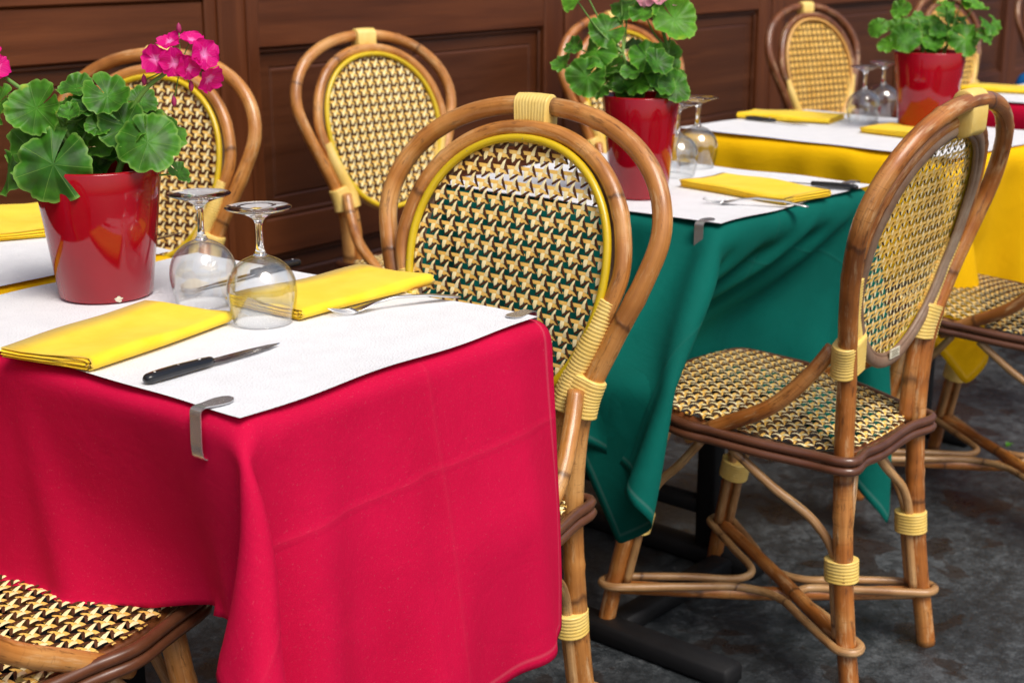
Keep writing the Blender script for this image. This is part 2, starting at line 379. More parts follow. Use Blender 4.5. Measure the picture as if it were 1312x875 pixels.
# ------------------------------------------------------------------ weave
def weave(mb, outline_in, mapf, pw, ph, rng_a, rng_b, bulge=1.0, detail=True, clamp=None):
    """every cell is built of six curved strands; mapf(x, y, h) -> point; outline_in(x, y) -> bool"""
    pieces = [  # centreline (a, b), widths, height, material (0 tan, 1 cream, 2 brown)
        ([(-.14, .36), (.24, .38), (.62, .42)], (.22, .25, .26), (.02, .09, -.02), 0),
        ([(-.62, .61), (-.27, .68), (.12, .80)], (.24, .25, .09), (-.02, .08, .01), 0),
        ([(-.20, -.14), (-.305, .10), (-.40, .50)], (.03, .185, .29), (.03, .20, .04), 1),
        ([(.345, .48), (.33, .80), (.33, 1.15)], (.27, .25, .05), (.06, .20, .03), 1),
        ([(-.235, .00), (-.125, .38), (.10, .82)], (.05, .19, .07), (.10, .26, .07), 2),
        ([(-.76, .15), (-.485, -.05), (-.19, -.265)], (.11, .175, .10), (.08, .24, .05), 2)]
    ns = 5 if detail else 3
    for i in range(*rng_a):
        for j in range(*rng_b):
            for (cl, wd, hh, mt) in pieces:
                pc = cl[1]; ca, cb = (i + pc[0]) * pw, (j + pc[1]) * ph
                if not outline_in(-ca, -cb): continue
                P = [np.array(q) for q in cl]; V = []
                jit = random.uniform(-.03, .03)
                for k in range(ns):
                    t = k / (ns - 1)
                    c = (1 - t) ** 2 * P[0] + 2 * t * (1 - t) * (2 * P[1] - (P[0] + P[2]) / 2) + t * t * P[2]
                    w = (1 - t) ** 2 * wd[0] + 2 * t * (1 - t) * (2 * wd[1] - (wd[0] + wd[2]) / 2) + t * t * wd[2]
                    h = (1 - t) ** 2 * hh[0] + 2 * t * (1 - t) * (2 * hh[1] - (hh[0] + hh[2]) / 2) + t * t * hh[2]
                    d = 2 * (1 - t) * (2 * P[1] - (P[0] + P[2]) / 2 - P[0]) + 2 * t * (P[2] - (2 * P[1] - (P[0] + P[2]) / 2))
                    nn = np.array((-d[1], d[0])); nn = nn / (np.linalg.norm(nn) + 1e-9)
                    for s_, e in ((-.5, -.035), (0, .015), (.5, -.035)):
                        a = c[0] + nn[0] * w * s_ + jit; b = c[1] + nn[1] * w * s_
                        x, y = -(i + a) * pw, -(j + b) * ph
                        if clamp: x, y = clamp(x, y)
                        V.append(mapf(x, y, (h + e) * pw * bulge))
                Fc = []
                for k in range(ns - 1):
                    for q in range(2): Fc.append((k * 3 + q, k * 3 + q + 1, k * 3 + q + 4, k * 3 + q + 3))
                mb.add(V, Fc, mt)

# ------------------------------------------------------------------ chair (local: faces +Y, floor z = 0)
def ylean(z):
    return float(np.interp(z, [0, .20, .43, .58, .70, .80, .88, .95, 1.0], [-.252, -.222, -.205, -.208, -.225, -.25, -.275, -.30, -.318]))
def hoop_pts(hw, top, z0, lower, yo=0.0, sq=2.35, zc=.775, lowz=None):
    """closed-top arch: from the foot up one side, over and down the other"""
    L = []
    for (x, z) in lower: L.append((x, z))
    H = top - zc
    A = []
    for k in range(1, 12):
        a = math.pi * k / 12
        ca, sa = math.cos(a), math.sin(a)
        A.append((hw * math.copysign(abs(ca) ** (2 / sq), ca), zc + H * abs(sa) ** (2 / sq)))
    side = L + [(hw, zc)]
    pts = side + A + [(-x, z) for x, z in side[::-1]]
    return [(x, ylean(z) + yo, z) for x, z in pts]
PZC, PHH, PHW = .757, .187, .168
def egg(a, k=1.0):
    """outline of the woven back panel, angle from +x"""
    s_, c_ = math.sin(a), math.cos(a)
    w = PHW * (1 + .10 * s_ - .05 * s_ * s_)
    return (w * k * math.copysign(abs(c_) ** .93, c_), PHH * k * math.copysign(abs(s_) ** .95, s_))
EGG = [egg(2 * math.pi * k / 96) for k in range(96)]
def egg_r(x, z):
    a = math.atan2(z / PHH, x / PHW)
    ex, ez = egg(a); return math.hypot(x, z) / (math.hypot(ex, ez) + 1e-9)
PAN_Y = .012
def seat_outline(k=1.0):
    pts = [(.0, .195), (.12, .192), (.174, .165), (.197, .10), (.194, .0), (.176, -.10), (.150, -.175), (.105, -.205), (0, -.215)]
    full = pts + [(-x, y) for x, y in pts[-2:0:-1]]
    return [(x * k, y * k) for x, y in full]
SO = spline([(x, y, 0) for x, y in seat_outline()], .01, True)[:, :2]
SANG = np.arctan2(SO[:, 1], SO[:, 0]); SR = np.hypot(SO[:, 0], SO[:, 1]); _o = np.argsort(SANG); SANG = SANG[_o]; SR = SR[_o]
def seat_r(x, y): return math.hypot(x, y) / float(np.interp(math.atan2(y, x), SANG, SR, period=2 * math.pi))
def seat_z(x, y): return .457 + .11 * y + .014 * max(0, 1 - seat_r(x, y) ** 2)

def coil(mb, path, sec_half, pitch=.0052, depth=.0014, mat=0, up=None):
    """cane wound round a stadium-shaped bundle: sec_half(t) -> (half width, radius)"""
    P = spline(path, .0011); L = np.concatenate([[0], np.cumsum(np.linalg.norm(np.diff(P, axis=0), axis=1))]); T = L[-1]
    seg = 20
    def sec(i, t):
        hw, r = sec_half(L[i] / T); ph = (L[i] / pitch) % 1.0
        rr = r + depth * (abs(math.sin(math.pi * ph)) ** .55)
        edge = min(L[i], T - L[i]); rr *= 1 if edge > .001 else .9
        o = []
        for j in range(seg):
            a = 2 * math.pi * j / seg; c, s_ = math.cos(a), math.sin(a)
            o.append((c * rr + math.copysign(max(0, hw), c) * (1 if abs(c) > .01 else 0), s_ * rr))
        return o
    mb.sweep(P, sec, mat, up=up)

def make_chair(name, pole='pole', rim='rim', detail=True, strands=('s_tan', 's_cream', 's_brown'), wrap='wrap'):
    t = empty(name)
    # outer hoop with rear legs in one bent pole
    ohp = hoop_pts(.243, .995, 0, [(.150, 0), (.142, .20), (.138, .43), (.152, .58), (.190, .68), (.226, .765)], 0, 2.12, .83)
    mb = MB(); mb.tube(ohp, [.0165, .0165, .0155, .0145, .014, .0145, .0155, .0165, .0165], 18, step=.012, nodes=[.33, .62, .98, 1.3, 1.62, 2.05])
    mb.build('outer_hoop', M[pole], t)
    ihp = hoop_pts(.195, .963, 0, [(.112, .425), (.118, .52), (.132, .60), (.163, .68)], .010, 2.15, .775)
    mb = MB(); mb.tube(ihp, .0125, 16, step=.012, nodes=[.2, .52, .9]); mb.build('inner_hoop', M[pole], t)
    # woven panel
    pan = MB()
    pw, ph = .0252, .0224
    def mp(x, z, h):
        zz = PZC + z; dish = -.006 * (1 - min(1, egg_r(x, z)) ** 2)
        return (x, ylean(zz) + PAN_Y + dish + h, zz)
    def cl(x, z):
        r = egg_r(x, z)
        return (x / r * 1.0, z / r * 1.0) if r > 1.0 else (x, z)
    weave(pan, lambda x, z: egg_r(x, z) < 1.02, mp, pw, ph, (-8, 9), (-11, 11), .22, detail, cl)
    back = pan.build('woven_backrest', [M[q] for q in strands], t)
    rimo = MB()
    ring = [(x * 1.03, ylean(PZC + z * 1.03) + PAN_Y + .006, PZC + z * 1.03) for x, z in EGG]
    def flat(i, t_): return [(math.cos(2 * math.pi * j / 12) * .0062, math.sin(2 * math.pi * j / 12) * .0068) for j in range(12)]
    rimo.sweep(ring, flat, 0, closed=True, up=(0, 1, 0))
    rimo.build('rim', M[rim], back)
    pm = None
    for k in range(0, 96, 8):
        x, y, z = ring[k]
        if pm is None:
            pb = MB(); pb.lathe([(0, .0006), (.0009, .0004), (.0013, 0)], 8); pm = pb.build('pin', M['pin'], back); po = pm
        else: po = pm.copy(); col.objects.link(po); po.parent = back
        po.location = (x, y + .0064, z); po.rotation_euler = (R(-90), 0, 0)
    bk = MB()
    ring2 = [(x * 1.04, ylean(PZC + z * 1.04) + PAN_Y - .012, PZC + z * 1.04) for x, z in EGG]
    bk.sweep(ring2, lambda i, t_: [(math.cos(2 * math.pi * j / 12) * .010, math.sin(2 * math.pi * j / 12) * .0062) for j in range(12)], 0, closed=True, up=(0, 1, 0))
    ring3 = [(x * .985, ylean(PZC + z * .985) + PAN_Y - .010, PZC + z * .985) for x, z in EGG]
    bk.sweep(ring3, lambda i, t_: [(math.cos(2 * math.pi * j / 8) * .0048, math.sin(2 * math.pi * j / 8) * .0048) for j in range(8)], 0, closed=True, up=(0, 1, 0))
    bk.build('back_rim', M['rim_back'], back)
    # bindings
    bd = MB()
    zt = .976
    coil(bd, [(-.028, ylean(.99) + .004, zt), (.0, ylean(.99) + .004, zt + .001), (.028, ylean(.99) + .004, zt)], lambda q: (.019, .0168), .0052 if detail else .0052, .0013 if detail else .0004, up=(0, 1, 0))
    bd.build('top_binding', M[wrap], t)
    for s_ in (-1, 1):
        bd = MB()
        coil(bd, [(s_ * .126, ylean(.50) + .010, .50 + .075), (s_ * .135, ylean(.62) + .010, .62), (s_ * .159, ylean(.67) + .010, .675), (s_ * .182, ylean(.74) + .010, .74)],
             lambda q: (0.003 * (1 - q), .0150 - .001 * q), .0056)
        bd.build('side_binding', M[wrap], t)
        bd = MB()
        coil(bd, [(s_ * .139, ylean(.58) + .006, .572), (s_ * .144, ylean(.60) + .006, .600), (s_ * .153, ylean(.63) + .006, .630)], lambda q: (.017, .0185), .0058, up=(0, 1, 0))
        bd.build('joint_binding', M[wrap], t)
        br = MB(); br.tube([(s_ * .155, -.182, .612), (s_ * .165, -.155, .57), (s_ * .182, -.095, .505), (s_ * .191, -.01, .458), (s_ * .196, .055, .424)], [.0125, .0135, .0135, .013], 14, step=.01)
        br.build('side_brace', M[pole], t)
    # seat
    se = MB()
    def ms(x, y, h): return (x, y, seat_z(x, y) + h)
    def cs(x, y):
        r = seat_r(x, y); return (x / r * .985, y / r * .985) if r > .985 else (x, y)
    weave(se, lambda x, y: seat_r(x, y) < 1.0, ms, .0240, .0226, (-10, 11), (-11, 11), .55, detail, cs)
    seat = se.build('woven_seat', [M[q] for q in strands], t)
    # dark support hoop inside
    un = MB(); un.tube([(x * .93, y * .93, .441 + .11 * y) for x, y in SO], .011, 8, closed=True)
    un.build('seat_ring', M['pole_brown'], seat)
    ra = MB()
    for dz, k in ((-.002, 1.035), (-.0185, 1.04)):
        rp = []
        for x, y in SO:
            sc = k
            for (lx, ly, am) in ((.140, -.205, .036), (-.140, -.205, .036), (.205, .045, .009), (-.205, .045, .009), (.165, .165, .008), (-.165, .165, .008)):
                d2 = (x - lx) ** 2 + (y - ly) ** 2
                sc += am / .2 * math.exp(-d2 / .0011)
            rp.append((x * sc, y * sc, .451 + .11 * y * .9 + dz + .002 * math.sin(x * 40)))
        ra.tube(rp, .0078, 12, closed=True)
    ra.build('seat_rail', M['rail'], t)
    # front legs
    FOOT = {}
    for s_ in (-1, 1):
        fl = MB(); pth = [(s_ * .190, .225, 0), (s_ * .182, .195, .16), (s_ * .170, .158, .32), (s_ * .163, .140, .445)]
        fl.tube(pth, [.0155, .0155, .0165, .016], 16, step=.012, nodes=[.2, .36]); fl.build('front_leg', M[pole], t)
    def legp(ix, iy, z):
        if iy > 0:
            return (ix * float(np.interp(z, [0, .16, .32, .445], [.190, .182, .170, .163])), float(np.interp(z, [0, .16, .32, .445], [.225, .195, .158, .140])), z)
        return (ix * float(np.interp(z, [0, .2, .43], [.150, .142, .138])), ylean(z), z)
    for ix, iy in ((-1, -1), (1, -1), (-1, 1), (1, 1)):
        p = Vector(legp(ix, iy, .235)); q0 = Vector(legp(ix, iy, .115)); q1 = Vector(legp(ix, iy, .215)); q2 = Vector(legp(ix, iy, .26))
        off = .021
        br = MB()
        # one cane along the side, one along the front/back
        for (dx, dy, tgt) in ((-ix * off * .25, -iy * off, (ix * .192, iy * .03, .42)), (-ix * off, -iy * off * .25, (ix * .03, iy * .175, .415 + .02 * iy))):
            a = [q0 + Vector((dx, dy, 0)), q1 + Vector((dx, dy, 0)), q2 + Vector((dx, dy, 0))]
            b = Vector(tgt); m1 = a[2].lerp(b, .2) + Vector((0, 0, .020))
            br.tube([tuple(v) for v in a] + [tuple(m1), tuple(a[2].lerp(b, .62) + Vector((0, 0, .006))), tuple(b)], .0078, 10, step=.012)
        br.build('corner_brace', M['cane'], t)
        wr = MB(); d = Vector(legp(ix, iy, .25)) - Vector(legp(ix, iy, .215)); d.normalize()
        c = p + Vector((-ix * .008, -iy * .008, 0))
        coil(wr, [tuple(c - d * .019), tuple(c), tuple(c + d * .019)], lambda q: (.003, .0245), .0056)
        wr.build('leg_binding', M[wrap], t)
        if iy < 0:
            pass
    # stretchers
    zs = .105
    L4 = {k: Vector(legp(*k, zs)) for k in ((-1, -1), (1, -1), (1, 1), (-1, 1))}
    sp = MB()
    sp.tube([tuple(L4[(-1, -1)]), tuple((L4[(-1, -1)] + L4[(1, 1)]) / 2 + Vector((0, 0, .006))), tuple(L4[(1, 1)])], .0125, 12, step=.03)
    sp.build('cross_stretcher', M[pole], t)
    sp = MB(); sp.tube([tuple(L4[(1, -1)] + Vector((0, 0, -.006))), tuple((L4[(1, -1)] + L4[(-1, 1)]) / 2 + Vector((0, 0, -.014))), tuple(L4[(-1, 1)] + Vector((0, 0, -.006)))], .0125, 12, step=.03)
    sp.build('cross_stretcher', M[pole], t)
    loop = []; keys = [(-1, -1), (1, -1), (1, 1), (-1, 1)]; cen = sum(L4.values(), Vector()) / 4
    for k in keys:
        d = (L4[k] - cen); d.z = 0; D = d.length; d.normalize(); n = Vector((-d.y, d.x, 0))
        for (r_, s_) in ((.055, -.020), (D * .55, -.021), (D - .03, -.023), (D + .010, -.020), (D + .024, 0), (D + .010, .020), (D - .03, .023), (D * .55, .021), (.055, .020)):
            q = cen + d * r_ + n * s_; loop.append((q.x, q.y, zs + (.003 if r_ > .1 else 0)))
    lp = MB(); lp.tube(loop, .0075, 10, closed=True, step=.01); lp.build('looped_cane', M['cane'], t)
    return t

def copy_tree(o, parent=None):
    c = o.copy(); col.objects.link(c)
    if parent is not None: c.parent = parent
    for ch in list(o.children): copy_tree(ch, c)
    return c

def variant(src, swap, cache={}):
    """a copy of a chair whose poles or strands have other materials"""
    c = copy_tree(src)
    def walk(o):
        if o.data is not None and any(m.name in swap for m in o.data.materials):
            key = (o.data.name, tuple(sorted(swap.items())))
            if key not in cache:
                me = o.data.copy()
                for i, m in enumerate(me.materials):
                    if m.name in swap: me.materials[i] = M[swap[m.name]]
                cache[key] = me
            o.data = cache[key]
        for ch in o.children: walk(ch)
    walk(c); return c

CG = 'rattan bistro chairs around the tables'
def put(ch, x, y, rot, label, z=0):
    ch.location = (x, y, z); ch.rotation_euler = (0, 0, R(rot)); tag(ch, label, 'chair', CG); return ch

chA = make_chair('rattan_chair')
put(chA, 1.430, 1.262, 93, 'rattan chair facing the red table, its yellow-rimmed woven back right behind the table corner')
ch = copy_tree(chA); put(ch, 1.775, 2.42, 110, 'rattan chair behind the flower pot and wine glasses of the red table')
ch = copy_tree(chA); put(ch, 2.74, 2.31, 168, 'rattan chair with yellow-rimmed oval back standing alone against the wood wall')
ch = copy_tree(chA); put(ch, .875, 1.455, -90, 'rattan chair whose woven seat shows below the red tablecloth at the lower left')
chR = variant(chA, {'rattan_pole': 'pole_dark'})
put(chR, 2.212, 1.100, -2, 'rattan chair seen from behind with a paper sticker under its grey back rim')
st = MB(); zc = PZC - PHH * 1.0; y0 = ylean(zc) + PAN_Y - .0195
st.box((.004, y0, zc + .006), (.036, .0012, .016), 0)
for q in range(4): st.box((.004 + (q % 2) * .002, y0 - .0009, zc + .0105 - q * .003), (.028 - .004 * (q % 3), .0006, .0012), 1)
st.build('paper_sticker', [M['sticker'], M['ink']], [c for c in chR.children if c.name.startswith('woven_backrest')][0], smooth=False)
ch = variant(chA, {'rattan_pole': 'pole_dark'}); put(ch, 3.115, 1.005, -4, 'rattan chair at the yellow table cut off by the right edge of the picture')
ch = variant(chA, {'rattan_pole': 'pole_dark'}); put(ch, 3.90, 2.33, 162, 'rattan chair half hidden by the tall geranium of the green table')
W_ = {'rattan_pole': 'pole_brown', 'rim_yellow': 'rim_tan', 'strand_cream': 's_tan'}
ch = variant(chA, W_); put(ch, 4.98, 2.17, 165, 'dark brown rattan chair with tan rim behind the yellow table glasses')
ch = variant(chA, W_); put(ch, 6.28, 2.15, 168, 'brown rattan chair behind the farthest potted geranium')
ch = variant(chA, W_); put(ch, 7.75, 2.20, 168, 'brown rattan chair of which only a curved pole shows in the upper right corner')

# ------------------------------------------------------------------ cloth drape (position based dynamics on a grid)
def drape(x0, x1, y0, y1, top, ov, h=.02, boxes=(), steps=700, seed=1, push=None, slab=.028, pinm=.05, extra=None, skew=0.0, wrinkle=.0030):
    """table x0..x1, y0..y1; ov = overhang (-x, +x, -y, +y); returns grid points and uv (metres)"""
    nx = int(round((x1 - x0 + ov[0] + ov[1]) / h)) + 1; ny = int(round((y1 - y0 + ov[2] + ov[3]) / h)) + 1
    xs = np.linspace(x0 - ov[0], x1 + ov[1], nx); ys = np.linspace(y0 - ov[2], y1 + ov[3], ny)
    hx = xs[1] - xs[0]; hy = ys[1] - ys[0]
    X, Y = np.meshgrid(xs, ys, indexing='ij'); P = np.stack([X, Y, np.full_like(X, top + .004)], -1)
    if skew: X = np.where(X < x0, x0 - (x0 - X) * (1 + skew * (Y - (y0 + y1) / 2)), X); P[..., 0] = X
    rg = np.random.default_rng(seed)
    P[..., 2] += rg.normal(0, .0006, X.shape)
    inside = (X > x0 + pinm) & (X < x1 - pinm) & (Y > y0 + pinm) & (Y < y1 - pinm)
    W = np.where(inside, 0.0, 1.0)
    # start partly folded down so the corners fall outward as cones
    dx = np.maximum(np.maximum(x0 - X, X - x1), 0); dy = np.maximum(np.maximum(y0 - Y, Y - y1), 0)
    dd = np.hypot(dx, dy)
    P[..., 2] -= dd * .35; sx = np.sign(X - (x0 + x1) / 2); sy = np.sign(Y - (y0 + y1) / 2)
    P[..., 0] -= sx * dx * .06; P[..., 1] -= sy * dy * .06
    LX = [(X[o + 1:o + 2 * ((nx - o) // 2):2] - X[o:o + 2 * ((nx - o) // 2):2]) for o in (0, 1)]
    V = np.zeros_like(P); dt = 1 / 240.0; g = np.array((0, 0, -9.8))
    def con(A, B, wa, wb, L, k):
        d = B - A; l = np.sqrt((d * d).sum(-1)) + 1e-9; w = wa + wb; w = np.where(w > 0, w, 1)
        c = (k * (l - L) / (l * w))[..., None] * d
        A += c * wa[..., None]; B -= c * wb[..., None]
    dg = math.hypot(hx, hy); nit = 6
    for s in range(steps):
        damp = .985 if s < steps * .6 else .95
        V *= damp; V += g * dt
        if push is not None: V += push(P, s / steps) * dt
        Q = P.copy(); P = P + V * dt * W[..., None]
        for it in range(nit):
            for o in (0, 1):
                for st, L, k, ax in ((1, LX[o], 1, 0), (1, hy, 1, 1)):
                    if ax == 0:
                        n_ = (nx - o) // 2; A = P[o:o + 2 * n_:2]; B = P[o + 1:o + 2 * n_:2]; wa = W[o:o + 2 * n_:2]; wb = W[o + 1:o + 2 * n_:2]
                    else:
                        n_ = (ny - o) // 2; A = P[:, o:o + 2 * n_:2]; B = P[:, o + 1:o + 2 * n_:2]; wa = W[:, o:o + 2 * n_:2]; wb = W[:, o + 1:o + 2 * n_:2]
                    con(A, B, wa, wb, L, k)
            for o in (0, 1):
                n_ = (nx - o) // 2
                A = P[o:o + 2 * n_:2, :-1]; B = P[o + 1:o + 2 * n_:2, 1:]; con(A, B, W[o:o + 2 * n_:2, :-1], W[o + 1:o + 2 * n_:2, 1:], dg, .35)
                A = P[o:o + 2 * n_:2, 1:]; B = P[o + 1:o + 2 * n_:2, :-1]; con(A, B, W[o:o + 2 * n_:2, 1:], W[o + 1:o + 2 * n_:2, :-1], dg, .35)
            if it % 2 == 0:
                for o in range(4):
                    i0 = np.arange(o, nx - 2, 4)
                    if len(i0):
                        A = P[i0]; B = P[i0 + 2]; con(A, B, W[i0], W[i0 + 2], X[i0 + 2] - X[i0], .22); P[i0] = A; P[i0 + 2] = B
                    j0 = np.arange(o, ny - 2, 4)
                    if len(j0):
                        A = P[:, j0]; B = P[:, j0 + 2]; con(A, B, W[:, j0], W[:, j0 + 2], 2 * hy, .22); P[:, j0] = A; P[:, j0 + 2] = B
            # collisions
            bl = [(x0 - .004, x1 + .004, y0 - .004, y1 + .004, top - .05, top + .003)] + list(boxes)
            if extra is not None: extra(P, X, Y)
            for (a0, a1, b0, b1, c0, c1) in bl:
                x, y, z = P[..., 0], P[..., 1], P[..., 2]
                ins = (x > a0) & (x < a1) & (y > b0) & (y < b1) & (z > c0) & (z < c1)
                if not ins.any(): continue
                D = np.stack([x - a0, a1 - x, y - b0, b1 - y, np.full_like(x, 9.0), c1 - z], -1)
                kx = D.argmin(-1)
                for q, (ax, val) in enumerate(((0, a0), (0, a1), (1, b0), (1, b1), (2, c0), (2, c1))):
                    m = ins & (kx == q)
                    if m.any(): P[..., ax][m] = val
        V = (P - Q) / dt
        sp = np.sqrt((V * V).sum(-1, keepdims=True)); V *= np.minimum(1, 3.0 / (sp + 1e-9))
    top_in = (X > x0) & (X < x1) & (Y > y0) & (Y < y1)
    P[..., 2][top_in] = np.minimum(P[..., 2][top_in], top + .0042)
    # small wrinkles over the hanging parts, out of the cloth's own plane
    dep = np.clip((top - P[..., 2] - .02) / .18, 0, 1)
    gx = np.gradient(P, axis=0); gy = np.gradient(P, axis=1); N = np.cross(gx, gy); N /= np.linalg.norm(N, axis=-1, keepdims=True) + 1e-9
    w_ = np.zeros_like(X)
    for k in range(7):
        a = rg.uniform(0, math.pi); fq = rg.uniform(9, 34); w_ += np.sin((X * math.cos(a) + Y * math.sin(a)) * fq + rg.uniform(0, 6) + 1.3 * np.sin((X * math.sin(a) - Y * math.cos(a)) * fq * .4)) * 7.0 / fq
    P += N * (w_ * dep * wrinkle)[..., None]
    U = (X - xs[0]); Vv = (Y - ys[0])
    return P, U, Vv

def cloth_obj(name, P, U, Vv, mat, label, loc=(0, 0, 0), rz=0.0, sub=1):
    nx, ny = U.shape; mb = MB(); vs = P.reshape(-1, 3)
    Fc = []; uv = []
    for i in range(nx - 1):
        for j in range(ny - 1):
            Fc.append((i * ny + j, (i + 1) * ny + j, (i + 1) * ny + j + 1, i * ny + j + 1))
            uv.append([(U[i, j], Vv[i, j]), (U[i + 1, j], Vv[i + 1, j]), (U[i + 1, j + 1], Vv[i + 1, j + 1]), (U[i, j + 1], Vv[i, j + 1])])
    mb.add(vs, Fc, 0, uv); o = mb.build(name, mat)
    m = o.modifiers.new('sub', 'SUBSURF'); m.levels = sub; m.render_levels = sub
    m = o.modifiers.new('thick', 'SOLIDIFY'); m.thickness = .0011; m.offset = 1
    o.location = loc; o.rotation_euler = (0, 0, rz)
    tag(o, label, 'tablecloth'); return o

TT = .748     # board top; cloth about .752, paper .756
def table(x0, x1, y0, y1, label, rz=0.0, loc=None, bars=False):
    """table local frame has its origin at its near-left corner"""
    t = empty('bistro_table', loc or (x0, y0, 0), rz, label, 'table', 'bistro tables in a row along the wall')
    w, l = x1 - x0, y1 - y0
    mb = MB(); mb.box((w / 2, l / 2, TT - .016), (w - .03, l - .03, .024), bev=.006); mb.build('tabletop', M['wood_top'], t)
    px = w * .42
    for py in (l * .22, l * .78):
        p = MB(); p.box((px, py, .375), (.042, .042, .67), bev=.004); p.build('leg_post', M['black_metal'], t)
        p = MB(); p.box((px, py, .7195), (w * .72, .05, .018), bev=.004); p.build('top_bracket', M['black_metal'], t)
    p = MB(); p.box((px, l * .5, .0195), (.055, l * .92, .037), bev=.006); p.build('foot_bar', M['black_metal'], t)
    p = MB(); p.box((px, l * .5, .12), (.032, l * .56 - .044, .032), bev=.004); p.build('tie_bar', M['black_metal'], t)
    if bars:
        p = MB(); p.box((-.17, .0, .0195), (.055, .34, .037), bev=.006); p.build('foot_bar', M['black_metal'], t)
        p = MB(); p.box(((px - .17) / 2, .10, .0195), (px + .17 - .057, .05, .033), bev=.005); p.build('foot_bar', M['black_metal'], t)
    return t

def paper(w, l, ins, label, loc, rz=0.0, curl=0.0):
    """thin embossed paper sheet with a hint of waviness, local frame of the table"""
    mb = MB(); nx, ny = 28, 34; V = []; Fc = []; 
    rg = random.Random(int(w * 1000 + l * 77))
    ph = [rg.uniform(0, 6) for _ in range(6)]
    for i in range(nx + 1):
        for j in range(ny + 1):
            x = ins[0] + (w - ins[0] - ins[1]) * i / nx; y = ins[2] + (l - ins[2] - ins[3]) * j / ny
            e = min(x - ins[0], w - ins[1] - x, y - ins[2], l - ins[3] - y)
            z = .0008 + .0010 * (math.sin(x * 21 + ph[0]) * math.sin(y * 17 + ph[1]) + 1) * .5
            if e < .02: z += curl * (1 - e / .02) * (.5 + .5 * math.sin((x + y) * 19 + ph[2]))
            ex = .0022 * math.sin(y * 30 + ph[3]) if i in (0, nx) else 0; ey = .0022 * math.sin(x * 26 + ph[4]) if j in (0, ny) else 0
            V.append((x + ex, y + ey, z))
    for i in range(nx):
        for j in range(ny): Fc.append((i * (ny + 1) + j, (i + 1) * (ny + 1) + j, (i + 1) * (ny + 1) + j + 1, i * (ny + 1) + j + 1))
    mb.add(V, Fc); o = mb.build('paper_cover', M['paper']); o.location = (loc[0], loc[1], TT + .0066); o.rotation_euler = (0, 0, rz)
    tag(o, label, 'paper cover', 'white paper covers on the tables'); return o
PZ = TT + .0090    # height things stand at

# ---- tables
G1 = (.957, 1.483, 1.075, 1.755)
table(*G1, 'black-footed bistro table under the red cloth')
red = m_cloth('red_cloth', srgb(206, 10, 66), srgb(184, 4, 54), [('u', .57, .008, .30), ('v', .31, .008, .26)], .35, .35, G1[1] - G1[0] + .283 + .012, G1[3] - G1[2] + .43 + .01)
seatBL = (.66, 1.085, 1.25, 1.66, 0, .46)
def ex_red(P, X, Y):
    x, y, z = P[..., 0], P[..., 1], P[..., 2]
    # the pushed-in chair holds the street side of the skirt out a little, its back stops the far side
    k = np.clip((.70 - z) / .22, 0, 1); k = k * k * (3 - 2 * k); g_ = np.clip((x - 1.10) / .16, 0, 1)
    lim = 1.070 - .050 * k * g_ * np.clip((1.50 - x) / .1, 0, 1)
    m = (z < .72) & (Y < G1[2] + .02)
    P[..., 1][m] = np.minimum(y, lim)[m]
    m = (z < .745) & (X < .957); P[..., 0][m] = np.minimum(x, .951 + .03 * np.clip((.7 - z) / .2, 0, 1))[m]
def push_red(P, q):
    f = np.zeros_like(P); x, y, z = P[..., 0], P[..., 1], P[..., 2]
    m = (y < 1.09) & (z < .62)
    f[..., 1] -= m * 1.3 * np.exp(-((x - 1.20) / .03) ** 2) * np.clip((.62 - z) / .2, 0, 1)
    m2 = (x < .97) & (z < .70) & (y > 1.16)
    f[..., 0] += m2 * 1.2 * np.clip((.72 - z) / .2, 0, 1)
    return f
P, U, Vv = drape(*G1, TT, (.283, .012, .43, .01), .0165, skew=.7, steps=580, seed=3, wrinkle=.0016, push=push_red, extra=ex_red)
# hem of the end skirt drops away from the corner; the corner cone flares; the far edge leans outward
xr, yr, zr = P[..., 0], P[..., 1], P[..., 2]; dA = np.clip((.735 - zr) / .36, 0, 1)
RX = U + G1[0] - .283; RY = Vv + G1[2] - .43
me = (RX < G1[0]) & (RY > G1[2]); q_ = np.clip((yr - 1.18) / .26, 0, 1.2); P[..., 2][me] -= (.030 * dA * q_)[me]; P[..., 0][me] -= (.085 * dA * dA * q_)[me]; P[..., 2][me] = np.maximum(P[..., 2][me], .474 - .10 * np.clip((1.22 - yr[me]) / .06, 0, 1))
cw_ = np.clip((G1[0] - RX) / .12, 0, 1) * np.clip((G1[2] - RY) / .12, 0, 1)
P[..., 0] -= .065 * dA * cw_; P[..., 1] -= .012 * dA * cw_
mr = (yr < 1.10) & (xr > 1.28) & (zr < .74); P[..., 0][mr] += (.034 * dA * (xr - 1.28) / .21)[mr]
# a pressed pleat in the street side: the left part hangs over the right part
xr, yr, zr = P[..., 0], P[..., 1], P[..., 2]
mf = (zr < .70) & (yr < 1.10) & (xr > .98); dq = np.clip((.70 - zr) / .36, 0, 1)
xe = 1.207 + .004 * np.sin(zr * 22)
step_ = np.clip((xe + .005 - xr) / .010, 0, 1) * np.clip((xr - 1.00) / .16, 0, 1)
P[..., 1][mf] -= (.016 * dq * step_)[mf]; P[..., 2][mf] -= (.010 * dq * step_)[mf]
